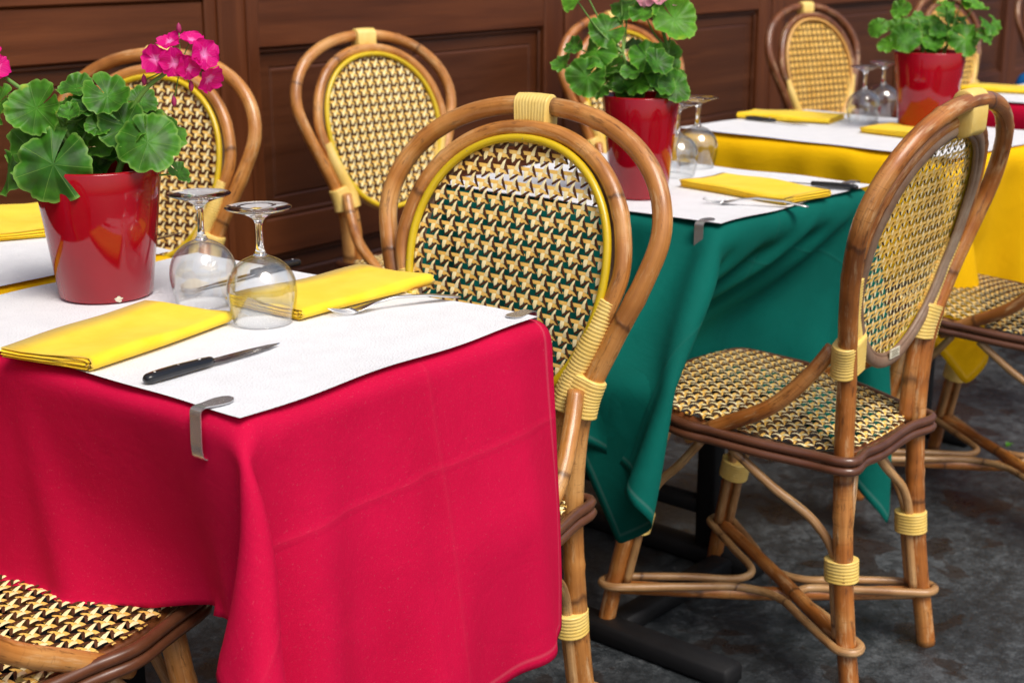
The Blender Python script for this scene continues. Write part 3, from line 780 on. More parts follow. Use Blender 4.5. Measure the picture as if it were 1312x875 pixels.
# the end skirt hollows in under the board, with a soft diagonal ridge
xr, yr, zr = P[..., 0], P[..., 1], P[..., 2]
ml = (zr < .735) & (xr < .97) & (yr > 1.10); dp = np.clip((.735 - zr) / .26, 0, 1)
hol = .030 * np.exp(-((yr - 1.22) / .11) ** 2) * np.sin(np.pi * np.clip(dp, 0, 1) * .62) + .010 * np.exp(-((yr - 1.52 + .35 * dp) / .10) ** 2) * dp - .016 * np.exp(-((yr - 1.37 - .10 * (1 - dp)) / .030) ** 2) * dp
P[..., 0][ml] += (hol * np.clip((yr - 1.10) / .09, 0, 1))[ml]
cloth_obj('red_tablecloth', P, U, Vv, red, 'red tablecloth hanging in folds from the nearest table')
paper(G1[1] - G1[0], G1[3] - G1[2], (.002, .006, .003, .010), 'white embossed paper cover on the red table', (G1[0], G1[2]), 0, .002)

G1b = (.93, 1.478, 1.777, 2.42)
table(*G1b, 'black-footed bistro table under the yellow cloth joined behind the red table')
yel = m_cloth('yellow_cloth', srgb(250, 200, 8), srgb(240, 186, 0), [], .2, .2, 1.3, 1.3)
P, U, Vv = drape(*G1b, TT, (.2, .2, .014, .2), .032, steps=260, seed=5)
cloth_obj('yellow_tablecloth', P, U, Vv, yel, 'yellow tablecloth showing as a thin strip behind the first flower pot')
paper(G1b[1] - G1b[0], G1b[3] - G1b[2], (.004, .012, .016, .01), 'white paper cover behind the first flower pot at the left edge', (G1b[0], G1b[2]), 0, .001)

# green table (rotated a little)
G2 = (0, .57, 0, .70); RZ2 = R(-3.5); L2 = (2.183, 1.203, 0)
table(*G2, 'black-footed bistro table under the green cloth', RZ2, L2, True)
grn = m_cloth('green_cloth', srgb(0, 104, 92), srgb(0, 84, 74), [('u', .62, .005, .4), ('v', .30, .005, .3)], .2, .12, .57 + .41 + .50, .70 + .41 + .1)
def ex_grn(P, X, Y):
    x, y, z = P[..., 0], P[..., 1], P[..., 2]
    k = np.clip((.70 - z) / .20, 0, 1); k = k * k * (3 - 2 * k)
    left = X < 0.0
    # corner tail and end skirt hang outside the seat, the street skirt is pushed in by it
    m = left & (z < .72) & (y < .15); P[..., 0][m] = np.minimum(x, -.006 - (.165 + .048 * np.clip((.62 - z) / .12, 0, 1)) * k)[m]
    fall = np.clip((.42 - x) / .14, 0, 1)
    m = (~left) & (z < .72) & (Y < .05) & (X < .45); P[..., 1][m] = np.maximum(y, (-.004 + .125 * k) * fall - .5 * (1 - fall))[m]
P, U, Vv = drape(*G2, TT, (.41, .50, .41, .1), .0195, wrinkle=.0014, steps=560, seed=9, extra=ex_grn)
cloth_obj('green_tablecloth', P, U, Vv, grn, 'green tablecloth with a long pointed corner hanging over the chair seat', L2, RZ2)
paper(.57, .70, (.003, .004, .003, .01), 'white paper cover on the green table', L2, RZ2, .002)

G3 = (0, .60, 0, .82); RZ3 = R(-8); L3 = (3.195, 1.165, 0)
table(*G3, 'black-footed bistro table under the long yellow cloth', RZ3, L3)
yel2 = m_cloth('yellow_cloth_far', srgb(250, 198, 6), srgb(240, 184, 0), [], .2, .1, .6 + .8, .82 + .5)
def ex_yel(P, X, Y):
    x, y, z = P[..., 0], P[..., 1], P[..., 2]; k = np.clip((.68 - z) / .18, 0, 1)
    m = (X > .0) & (X < .30) & (z < .72) & (Y < .05); P[..., 1][m] = np.maximum(y, -.004 + .05 * k)[m]
P, U, Vv = drape(*G3, TT, (.30, .38, .36, .1), .03, steps=320, seed=15, extra=ex_yel)
cloth_obj('yellow_tablecloth', P, U, Vv, yel2, 'yellow tablecloth hanging to the chair seat on the table beyond the green one', L3, RZ3)
paper(.60, .82, (.004, .004, .012, .01), 'white paper cover on the table with the yellow cloth and the third flower pot', L3, RZ3, .001)

G4 = (0, .62, 0, .68); RZ4 = R(-8); L4_ = (4.40, 1.06, 0)
table(*G4, 'black-footed bistro table under the crimson cloth at the far right', RZ4, L4_)
crm = m_cloth('crimson_cloth', srgb(200, 8, 56), srgb(180, 0, 44), [], .2, .1, 1.4, 1.3)
P, U, Vv = drape(*G4, TT, (.34, .3, .3, .1), .034, steps=260, seed=21)
cloth_obj('crimson_tablecloth', P, U, Vv, crm, 'crimson tablecloth glimpsed at the right edge behind the yellow table', L4_, RZ4)
paper(.62, .68, (.004, .004, .004, .01), 'white paper cover on the crimson table at the right edge', L4_, RZ4, .001)

G5 = (0, .62, 0, .45); RZ5 = R(-8); L5 = (5.50, 1.36, 0)
table(*G5, 'black-footed bistro table under the blue cloth, farthest of all', RZ5, L5)
blu = m_cloth('blue_cloth', srgb(20, 96, 160), srgb(10, 80, 140), [], .2, .1, 1.4, 1.3)
P, U, Vv = drape(*G5, TT, (.22, .3, .3, .02), .036, steps=240, seed=22)
cloth_obj('blue_tablecloth', P, U, Vv, blu, 'blue tablecloth on the farthest table, a blurred patch at the right edge', L5, RZ5)

# ------------------------------------------------------------------ tableware
def napkin(x, y, rot, L, W, label, z=PZ, nU=3, th=.0026):
    """a sheet folded over itself again and again: nested folds round the near long side, layer ends on the short sides"""
    mb = MB(); nl = 30; rg = random.Random(int(x * 1000)); zc = nU * th
    V = []; Fc = []; p1, p2 = rg.uniform(0, 6), rg.uniform(0, 6)
    for u in range(nU):
        r = (u + .5) * th; ye = W / 2 - rg.uniform(0, .006)
        pts = [(ye, zc + r), (W * .25, zc + r), (0, zc + r), (-W * .25, zc + r), (-W / 2 + zc + .004, zc + r)]
        pts += [(-W / 2 + zc - math.sin(a) * r * 1.25, zc + math.cos(a) * r) for a in [math.pi * k / 8 for k in range(1, 8)]]
        pts += [(-W / 2 + zc + .004, zc - r), (-W * .25, zc - r), (0, zc - r), (W * .25, zc - r), (ye - .003, zc - r)]
        S = np.array(pts); n = len(S); T = np.gradient(S, axis=0); T /= np.linalg.norm(T, axis=1)[:, None] + 1e-12
        N = np.stack([-T[:, 1], T[:, 0]], 1) * th * .46
        ring = np.concatenate([S + N, (S - N)[::-1]]); m = len(ring); b0 = len(V)
        for i in range(nl + 1):
            xx = -L / 2 + L * i / nl
            for (yy, zz) in ring:
                flat = .80 + .20 * math.exp(-((yy + W / 2) / .035) ** 2) + .05 * math.sin(xx * 19 + p1 + yy * 22)
                endx = xx + (.0022 * math.sin(zz * 1300 + yy * 20 + p2) + (.001 * u) if i in (0, nl) else 0)
                lift = .0012 * (zz / (2 * zc)) * (math.sin(xx * 34 + p2) + math.sin(xx * 13 + yy * 40 + p1))
                V.append((endx, yy + .0015 * math.sin(xx * 21 + p1), zz * flat + lift + .0012))
        for i in range(nl):
            for j in range(m): j2 = (j + 1) % m; Fc.append((b0 + i * m + j, b0 + i * m + j2, b0 + (i + 1) * m + j2, b0 + (i + 1) * m + j))
        for base in (b0, b0 + nl * m):
            for j in range(n - 1): Fc.append((base + j, base + j + 1, base + m - 2 - j, base + m - 1 - j))
    mb.add(V, Fc); o = mb.build('folded_napkin', M['napkin']); o.location = (x, y, z + .0004); o.rotation_euler = (0, 0, R(rot))
    tag(o, label, 'napkin', 'yellow folded napkins'); return o

napkin(1.072, 1.420, 9, .250, .145, 'yellow folded napkin at the front left corner of the red table')
napkin(1.398, 1.378, -2, .252, .150, 'yellow folded napkin lying between the wine glasses and the fork on the red table')
napkin(1.43, 2.17, 62, .262, .17, 'yellow folded napkin at the left edge behind the first flower pot')
napkin(2.515, 1.318, 77, .27, .140, 'yellow folded napkin beside the fork on the green table')
napkin(3.66, 1.815, -82, .26, .150, 'yellow folded napkin before the two glasses on the yellow table')
napkin(3.53, 1.40, 76, .24, .145, 'yellow folded napkin at the foot of the third flower pot')
napkin(4.78, 1.60, -82, .26, .16, 'yellow folded napkin on the farther table at the right edge')

def glass(x, y, label, z=PZ, kr=1.06, kz=1.0):
    """stemmed wine glass set upside down on its rim"""
    t = empty('wine_glass', (x, y, z + .0008), 0, label, 'glass', 'upturned wine glasses')
    S = lambda pr: [tuple(p[:2]) for p in spline([(a * kr, b * kz, 0) for a, b in pr], .004)]
    out = [(.0355, .0), (.0385, .012), (.0415, .028), (.0425, .042), (.0405, .056), (.0345, .069), (.0250, .079), (.0145, .0848), (.0085, .0875)]
    inn = [(.0001, .0830), (.0120, .0815), (.0238, .0764), (.0334, .0670), (.0394, .0550), (.0414, .042), (.0405, .028), (.0375, .012), (.0346, .0004)]
    mb = MB(); mb.lathe(S(out), 56); mb.lathe(S(inn), 56); mb.lathe([(.0346 * kr, .0004), (.0350 * kr, -.0003), (.0355 * kr, 0)], 56)
    mb.build('bowl', M['thin_glass'], t)
    st = [(.0001, .0835), (.006, .0850), (.0085, .0876), (.0066, .0905), (.0050, .096), (.0042, .106), (.0042, .122), (.0050, .130), (.0085, .1355), (.018, .1405), (.030, .1450), (.0390, .1480), (.0400, .1490)]
    mb = MB(); mb.lathe(S(st) + [(r * kr, h * kz) for r, h in ((.0396, .1497), (.030, .1488), (.015, .1486), (.0001, .1486))], 48)
    mb.build('stem', M['glass'], t); return t
glass(1.262, 1.482, 'upturned wine glass nearer the flower pot on the red table')
glass(1.240, 1.345, 'upturned wine glass standing before the napkin on the red table')
glass(2.735, 1.575, 'upturned wine glass to the right of the pot on the green table')
glass(2.60, 1.545, 'upturned wine glass half hidden behind the chair hoop on the green table')
glass(3.70, 1.620, 'upturned wine glass nearer the napkin on the yellow table')
glass(3.87, 1.640, 'upturned wine glass nearer the third flower pot on the yellow table')

def knife(x, y, rot, label, z=PZ, L=.205):
    t = empty('table_knife', (x, y, z), R(rot), label, 'knife', 'steak knives on the tables')
    hl = L * .47; mb = MB()
    P = spline([(-L / 2, 0, .006), (-L / 2 + .02, 0, .0068), (-L / 2 + hl * .6, 0, .0066), (-L / 2 + hl, 0, .0062)], .004)
    n = len(P)
    def sec(i, t_):
        q = i / (n - 1); w = np.interp(q, [0, .05, .3, .6, .9, 1], [.0035, .0072, .0086, .0080, .0084, .0062]); h = np.interp(q, [0, .06, .5, 1], [.003, .0056, .0060, .0046])
        return [(math.copysign(abs(math.cos(a)) ** .7, math.cos(a)) * w, math.copysign(abs(math.sin(a)) ** .8, math.sin(a)) * h) for a in [2 * math.pi * k / 16 for k in range(16)]]
    mb.sweep(P, sec, 0); mb.build('handle', M['handle'], t)
    rv = MB()
    for k in (.15, .5, .82): rv.lathe([(0, .0004), (.0018, .0003), (.0022, -.0006)], 12, (-L / 2 + hl * k, 0, .0124))
    rv.build('rivet', M['steel'], t)
    b = MB(); xs = np.linspace(-L / 2 + hl - .002, L / 2, 40); V = []; Fc = []
    for k, xx in enumerate(xs):
        q = k / 39; hw = np.interp(q, [0, .1, .6, .85, 1], [.0055, .0082, .0080, .0050, .0003]); se = .0004 if k % 2 and q > .2 else 0
        th_ = .0008; zc = .0048 - .0022 * q
        V += [(xx, hw * .9, zc + th_), (xx, hw * .9, zc - th_), (xx, -hw + se, zc - .0002), (xx, -hw * .3, zc + th_)]
    for k in range(39):
        for j in range(4): j2 = (j + 1) % 4; Fc.append((k * 4 + j, (k + 1) * 4 + j, (k + 1) * 4 + j2, k * 4 + j2))
    b.add(V, Fc); b.build('blade', M['blade'], t, smooth=False)
    return t
knife(1.072, 1.247, 0, 'black-handled knife pointing right on the red table beside the clip')
knife(1.405, 1.548, 181, 'black-handled knife behind the wine glasses on the red table')
knife(2.648, 1.265, 93, 'black-handled knife on the green table')
knife(3.55, 1.80, -99, 'black-handled knife in front of the napkin on the yellow table')
knife(4.62, 1.30, 93, 'knife at the right edge beyond the yellow table')
knife(1.46, 1.86, 12, 'knife tip lying behind the flower pot and glasses on the joined table')

def fork(x, y, rot, label, z=PZ, L=.195):
    t = empty('dinner_fork', (x, y, z), R(rot), label, 'fork', 'steel forks on the tables')
    # handle at -x, tines at +x ; arched profile
    def zc(q): return float(np.interp(q, [0, .25, .5, .66, .78, .88, 1.0], [.0020, .0105, .0135, .0095, .0030, .0018, .0085]))
    mb = MB(); n = 40; V = []; Fc = []
    for k in range(n + 1):
        q = k / n * .82; xx = -L / 2 + L * q; w = float(np.interp(q, [0, .04, .15, .35, .55, .62, .70, .78, .82], [.003, .0085, .0080, .0048, .0030, .0032, .0085, .0120, .0122])); zz = zc(q)
        th_ = float(np.interp(q, [0, .5, .62, .82], [.0014, .0018, .0016, .0009])); cup = .0022 * max(0, (q - .64) / .18)
        V += [(xx, -w, zz + cup), (xx, -w * .5, zz + th_ - cup * .2), (xx, 0, zz + th_ * 1.3 - cup * .6), (xx, w * .5, zz + th_ - cup * .2), (xx, w, zz + cup), (xx, w * .5, zz - th_), (xx, -w * .5, zz - th_)]
    m = 7
    for k in range(n):
        for j in range(m): j2 = (j + 1) % m; Fc.append((k * m + j, (k + 1) * m + j, (k + 1) * m + j2, k * m + j2))
    Fc.append(tuple(range(m))); Fc.append(tuple(n * m + j for j in range(m))[::-1])
    mb.add(V, Fc); mb.build('handle', M['steel'], t)
    for s_ in (-1.5, -.5, .5, 1.5):
        ti = MB(); pts = []
        for q in (.805, .86, .92, .97, 1.0):
            w = np.interp(q, [.80, 1], [.0066, .0062]); pts.append((-L / 2 + L * q, s_ * w, zc(q) + .0006))
        ti.tube(pts, [.0016, .0015, .0013, .0010, .0005], 8, step=.006); ti.build('tine', M['steel'], t)
    return t
fork(1.403, 1.262, 157, 'steel fork beside the far napkin on the red table')
fork(2.385, 1.245, 112, 'steel fork between the chair hoop and the napkin on the green table')
fork(3.62, 1.545, 30, 'steel fork leaning on the napkin by the glasses of the yellow table')

def clip(x, y, rz, label, z=PZ):
    t = empty('table_clip', (x, y, z), rz, label, 'clip', 'steel tablecloth clips')
    # strip path in local xz: +x is inwards over the board
    pts = [(.040, 0, .0016), (.030, 0, .0010), (.010, 0, .0012), (-.004, 0, .0016), (-.0095, 0, -.001), (-.0105, 0, -.012), (-.0110, 0, -.044), (-.0085, 0, -.0535), (.001, 0, -.0562), (.014, 0, -.054), (.024, 0, -.048)]
    P = spline(pts, .003); n = len(P); L = np.linspace(0, 1, n)
    def sec(i, t_):
        w = .0085 * float(np.interp(L[i], [0, .05, .12, .3, .36, 1], [.45, .95, 1.15, .8, .95, .95])); h = .0007
        return [(-w, -h), (w, -h), (w, h), (-w, h)]
    mb = MB(); mb.sweep(P, sec, 0, up=(0, 0, 1)) if False else None
    # explicit ribbon
    V = []; Fc = []
    T = np.gradient(P, axis=0); T /= np.linalg.norm(T, axis=1)[:, None]
    for i in range(n):
        w = .0085 * float(np.interp(L[i], [0, .03, .10, .17, .27, .36, 1], [.40, 1.05, 1.45, 1.35, .95, .98, .98])); N = np.array((-T[i][2], 0, T[i][0])) * .0007
        for sy, sn in ((-1, -1), (1, -1), (1, 1), (-1, 1)): V.append(P[i] + np.array((0, sy * w, 0)) + N * sn)
    for i in range(n - 1):
        for j in range(4): j2 = (j + 1) % 4; Fc.append((i * 4 + j, i * 4 + j2, (i + 1) * 4 + j2, (i + 1) * 4 + j))
    Fc += [(3, 2, 1, 0), tuple((n - 1) * 4 + j for j in range(4))]
    mb = MB(); mb.add(V, Fc); o = mb.build('spring_strip', M['clip_steel'], t, smooth=False)
    return t
clip(.955, 1.135, 0, 'shiny steel clip gripping the cloth at the near corner of the red table')
clip(1.487, 1.105, R(180), 'flat steel clip tongue at the right corner of the red table')
clip(2.179, 1.205 + .035, R(5), 'steel clip hanging at the near corner of the green table')
clip(2.752, 1.215, R(176), 'steel clip at the far right corner of the green table, only its tongue showing')

# ------------------------------------------------------------------ potted geraniums
def leaf_mesh(r, lobes=7, seed=0, nr=8, nt=98):
    rg = random.Random(seed); V = []; Fc = []; uv = []
    th0 = R(7); ph = rg.uniform(0, 6); am = rg.uniform(.12, .24); cup = rg.uniform(.08, .34) * rg.choice((1, 1, -.6))
    rad = []
    for j in range(nt + 1):
        a = -math.pi + th0 * .5 + (2 * math.pi - th0) * j / nt
        q = (a + math.pi) / (2 * math.pi) * lobes
        lob = abs(math.cos(math.pi * q)); b = .90 + .085 * (1 - abs(2 * (q % 1) - 1) ** 4) + .035 * abs(math.sin(math.pi * q * 3.0 + .4)) + .05 * math.sin(a * 3 + ph)
        b *= 1 - .22 * math.exp(-((abs(a) - math.pi) / .35) ** 2) * 0
        rad.append((a, b * r))
    for i in range(nr + 1):
        t = i / nr
        for j in range(nt + 1):
            a, b = rad[j]; rr = b * t
            q = (a + math.pi) / (2 * math.pi) * lobes
            fold = -.055 * r * t * abs(math.cos(math.pi * q))
            z = cup * r * t * t + fold + am * r * t * t * math.sin(a * 2 + ph) + .09 * r * t ** 3 * math.sin(a * 7 + ph * 2) + .05 * r * t ** 4 * math.sin(a * 13 + ph)
            V.append((rr * math.cos(a), rr * math.sin(a), z))
    for i in range(nr):
        for j in range(nt):
            k = i * (nt + 1) + j
            Fc.append((k, k + nt + 1, k + nt + 2, k + 1))
            a0, a1 = rad[j][0], rad[j + 1][0]
            uv.append([(i / nr, a0), ((i + 1) / nr, a0), ((i + 1) / nr, a1), (i / nr, a1)])
    return V, Fc, uv

def plant(name, loc, leaves, flowers, label, plabel, mats=('leaf', 'leaf_y'), petal='petal', seed=1, inner=10, pk=(1, 1), chip=False):
    """pot is one thing with the soil; the geranium is a thing of its own growing in it. Leaf entries: right, up, toward (metres from the rim centre), radius"""
    rg = random.Random(seed)
    pot = empty('flower_pot', loc, 0, plabel, 'flower pot', 'red flower pots on the tables')
    rb, rt, h, w = .0635 * pk[0], .086 * pk[0], .186 * pk[1], .0035
    prof = [(0.0001, .002), (rb - .004, .0), (rb, .003), (rb + (rt - rb) * .5, h * .5), (rt, h - .003), (rt - .0015, h), (rt - w, h - .002), (rt - w - .004, h - .03), (rb, .05)]
    mb = MB(); mb.lathe([tuple(p[:2]) for p in prof], 64); mb.build('pot_wall', M['pot'], pot)
    mb = MB(); mb.lathe([(.0001, .008), (.04, .010), (rt - w - .004, .0)], 40, (0, 0, h - .034)); mb.build('soil', M['soil'], pot)
    if chip:
        d = (TOWARD * math.cos(.52) + RIGHT * math.sin(.52)); sd = Vector((-d.y, d.x, 0)); cb = MB(); c0 = d * (rb + .0012) + Vector((0, 0, .006)); n0 = 14
        rr = [(.0058 + .0012 * math.sin(k * 2.3), .0042 + .0010 * math.cos(k * 1.7)) for k in range(n0)]
        ring = [c0 + sd * rr[k][0] * math.cos(2 * math.pi * k / n0) + Vector((0, 0, rr[k][1] * math.sin(2 * math.pi * k / n0))) + d * (.0009 * math.sin(2 * math.pi * k / n0) - .0012 * abs(math.cos(2 * math.pi * k / n0))) for k in range(n0)]
        cb.add(ring + [c0 + d * .0008], [(k, (k + 1) % n0, n0) for k in range(n0)]); cb.build('chip', M['sticker'], pot)
    g = empty('geranium_plant', (loc[0], loc[1], loc[2] + h - .028), 0, label, 'plant', 'potted geraniums')
    rim = Vector((0, 0, .028))
    def P3(r, u, t): return rim + RIGHT * r + Vector((0, 0, u)) + TOWARD * t
    st = MB(); hub = []
    ns = 4
    for k in range(ns):
        a = k * 2.1 + seed; b = Vector((math.cos(a) * .022, math.sin(a) * .022, -.004)); top_ = b + Vector((math.cos(a) * .028, math.sin(a) * .028, rg.uniform(.07, .12)))
        pts = [tuple(b), tuple(b.lerp(top_, .5) + Vector((.004, -.003, 0))), tuple(top_)]
        st.tube(pts, [.0048, .0042, .0030], 8, step=.01); hub += [b.lerp(top_, q) for q in (.45, .7, 1)]
    items = list(leaves)
    for k in range(inner):
        a = rg.uniform(0, 6.28); rr = rg.uniform(.02, .085)
        items.append((rr * math.cos(a), rg.uniform(.0, .085), rr * math.sin(a) - .015, rg.uniform(.015, .030), None))
    for i, it in enumerate(items):
        r_, u_, t_, rad = it[:4]; c = P3(r_, u_, t_)
        nrm = (TOWARD * rg.uniform(.35, .9) + Vector((0, 0, rg.uniform(.45, 1.0))) + RIGHT * (r_ * 4 + rg.uniform(-.35, .35)))
        if len(it) > 5 and it[5]: nrm = TOWARD * it[5][2] + Vector((0, 0, it[5][1])) + RIGHT * it[5][0]
        nrm.normalize()
        out = Vector((c.x, c.y, 0)); out = out.normalized() if out.length > .01 else RIGHT
        xax = (out + Vector((0, 0, -.5)) + RIGHT * rg.uniform(-.3, .3)); xax = (xax - nrm * xax.dot(nrm)).normalized(); yax = nrm.cross(xax)
        V, Fc, uv = leaf_mesh(rad, 7, seed * 100 + i)
        base = c - xax * rad * .25
        Vw = [base + xax * v[0] + yax * v[1] + nrm * v[2] for v in V]
        lf = MB(); lf.add(Vw, Fc, 0, uv)
        mat = M[mats[0] if rg.random() < (.75 if mats[0] == 'leaf' else .5) else mats[1]]
        lf.build('leaf', mat, g)
        hb = min(hub, key=lambda q: (q - base).length + (0.05 if q.z > base.z else 0))
        mid = hb.lerp(base, .55) + Vector((0, 0, -.008)) + nrm * -.006
        st.tube([tuple(hb), tuple(mid), tuple(base - nrm * .0005)], [.0022, .0017, .0014], 6, step=.008)
    for (r_, u_, t_, florets, buds) in flowers:
        c = P3(r_, u_, t_); hb = min(hub, key=lambda q: (q - c).length)
        st.tube([tuple(hb), tuple(hb.lerp(c, .5) + Vector((0, 0, .006)) - RIGHT * .006), tuple(c)], [.0034, .0030, .0026], 8, step=.01)
        fl = MB(); vw = None
        bd = MB()
        for (fr, fu, ft, fs, fn) in florets:
            fc = c + RIGHT * fr * 1.04 + Vector((0, 0, fu * 1.05)) + TOWARD * ft
            st.tube([tuple(c), tuple(c.lerp(fc, .6) + Vector((0, 0, .002))), tuple(fc)], .0009, 5, step=.006)
            n_ = (TOWARD * fn[2] + Vector((0, 0, fn[1])) + RIGHT * fn[0]).normalized()
            xa = n_.orthogonal().normalized(); xa = Matrix.Rotation(rg.uniform(0, 6.28), 3, n_) @ xa; ya = n_.cross(xa)
            for k in range(5):
                a0 = 2 * math.pi * k / 5 + rg.uniform(-.1, .1); tl = rg.uniform(.0, .35)
                V = []; Fc = []; uv = []; na, nb = 7, 8
                ln = fs * rg.uniform(.86, 1.06)
                for i in range(na + 1):
                    s_ = i / na; w_ = ln * (.10 + .46 * math.sin(math.pi * min(1, s_ * .93) ** 1.15) + .02)
                    for j in range(nb + 1):
                        q = (j / nb - .5) * 2
                        x = ln * (s_ - .06 * q * q * s_ + .05 * s_ * math.sin(q * 4)); y = w_ * q
                        z = ln * (.35 * s_ * (1 - s_) + tl * s_ * s_ + .14 * (q * q) * s_ + .05 * math.sin(q * 5 + k) * s_)
                        px = x * math.cos(a0) - y * math.sin(a0); py = x * math.sin(a0) + y * math.cos(a0)
                        V.append(fc + xa * px + ya * py + n_ * z)
                for i in range(na):
                    for j in range(nb):
                        kk = i * (nb + 1) + j; Fc.append((kk, kk + nb + 1, kk + nb + 2, kk + 1))
                        qa, qb = (j / nb - .5), ((j + 1) / nb - .5)
                        uv.append([(i / na, qa), ((i + 1) / na, qa), ((i + 1) / na, qb), (i / na, qb)])
                fl.add(V, Fc, 0, uv)
        fl.build('flower_head', M[petal], g)
        for (fr, fu, ft) in buds:
            fc = c + RIGHT * fr + Vector((0, 0, fu)) + TOWARD * ft
            st.tube([tuple(c), tuple(fc)], .0008, 5)
            bd = MB(); bd.lathe([(.0001, -.007), (.0028, -.004), (.0036, 0), (.0026, .005), (.0001, .0085)], 10, tuple(fc)); bd.build('bud', M['bud'], g)
    st.build('stem', M['stem'], g)
    return g

def LV(lst, cx, cy, s, seed):
    rg = random.Random(seed); out = []
    for q in lst:
        x, y, r = q[:3]; t_ = q[3] if len(q) > 3 else rg.uniform(-.01, .06)
        n_ = q[4] if len(q) > 4 else None
        out.append(((x - cx) / s, (cy - y) / s, t_, r / s * .93, 0, n_))
    return out
S1 = 915.
lv1 = LV([(17, 143, 31, .03, (-.5, .4, .7)), (68, 143, 37, .045, (-.1, .3, .9)), (106, 120, 25, .0, (0, .9, .5)), (118, 140, 22, .03), (160, 131, 31, .02, (.1, .6, .8)), (182, 166, 34, .03, (-.1, .5, .9)), (214, 186, 42, .055, (.1, .55, .9)),
          (97, 212, 50, .085, (.05, .35, 1)), (34, 222, 30, .05, (-.9, .2, .5)), (62, 196, 38, .055, (-.3, .5, .8)), (236, 226, 18, .0, (.6, .6, .3)), (140, 190, 30, .0), (165, 200, 26, -.01), (44, 185, 30, .0, (-.5, .5, .5)), (228, 176, 26, .0, (.6, .5, .6)), (90, 175, 34, .0)], 131, 213, S1, 4)
fn = lambda a, b, c: (a, b, c)
fl1 = [((246 - 131) / S1, (213 - 88) / S1, .015, [(-.029, .006, .01, .021, fn(-.3, .2, 1)), (-.004, .002, .015, .021, fn(.1, -.1, 1)), (.013, .028, -.01, .018, fn(.3, .7, .4)), (.030, .010, .0, .023, fn(.6, .2, .7)), (.034, -.018, .0, .021, fn(.7, -.5, .5)), (-.014, .026, -.01, .017, fn(-.2, .7, .5)), (.012, -.004, .012, .018, fn(.5, -.2, .9))],
       [(-.050, -.022, .0), (.012, -.030, .0), (-.002, .044, -.01), (-.012, -.05, 0)]),
       ((16 - 131) / S1, (213 - 95) / S1, .01, [(-.012, .006, .01, .018, fn(-.5, .3, .8)), (.008, .004, .01, .019, fn(.5, .3, .9)), (.0, .018, 0, .016, fn(0, .8, .4)), (-.006, -.010, .01, .015, fn(.1, -.4, .8))], [(.0, -.026, 0)])]
plant('g1', (1.215, 1.632, PZ), lv1, fl1, 'geranium with magenta flowers in the nearest red pot', 'glossy red pot at the left of the red table', seed=3, inner=26, pk=(1.0, .97), chip=True)
S2 = 672.
lv2 = LV([(727, 8, 22, .02), (764, 45, 25, .02), (790, 15, 22, 0), (813, 22, 21, .03), (858, 33, 33, .02, (.3, .4, .9)), (750, 72, 29, .03), (740, 102, 28, .05, (-.3, .3, 1)), (713, 86, 16, 0), (760, 114, 22, .02), (820, 78, 25, .04), (849, 80, 24, .0, (.2, .2, .9)), (808, 107, 22, .05), (786, 108, 20, .03), (835, 100, 18, .04), (857, 113, 24, .05, (.3, .4, .8)), (727, 64, 14, 0), (800, 60, 16, -.02), (771, 90, 20, .0), (782, -8, 20, 0), (845, 5, 16, -.02), (735, -10, 18, -.01)], 815, 122, S2, 8)
fl2 = [((832 - 815) / S2, (122 + 2) / S2, .01, [(-.022, -.004, .01, .019, fn(-.3, 0, 1)), (.0, .0, .015, .020, fn(.1, .1, 1)), (.022, -.002, .0, .019, fn(.5, 0, .9)), (.036, -.006, -.01, .018, fn(.8, 0, .6)), (-.01, .02, 0, .018, fn(0, .7, .6)), (.014, .022, -.01, .018, fn(.2, .8, .4))], [])]
plant('g2', (2.345, 1.475, PZ), lv2, fl2, 'tall geranium with a pale pink flower in the pot of the green table', 'red pot behind the chair hoop on the green table', ('leaf', 'leaf_y'), 'petal_p', seed=5, inner=18, pk=(.86, 1.04))
S3 = 492.
lv3 = LV([(1118, 40, 15), (1132, 61, 15), (1152, 55, 21, .04, (-.2, .4, .9)), (1144, 19, 14), (1147, 39, 13), (1177, 27, 13), (1177, 52, 16), (1165, 37, 14), (1203, 13, 13), (1200, 48, 16), (1232, 56, 23, .05, (.2, .4, 1)), (1242, 15, 19), (1228, 3, 15), (1261, 37, 17), (1274, 34, 13), (1212, 48, 14), (1234, 37, 14), (1190, 35, 15, -.03), (1215, 25, 15, -.03), (1255, 50, 13)], 1192, 68, S3, 12)
plant('g3', (3.66, 1.43, PZ), lv3, [], 'bushy geranium without flowers in the pot of the yellow table', 'red pot standing on the yellow table', ('leaf_y', 'leaf_y'), seed=9, inner=14, pk=(1.06, 1.08))

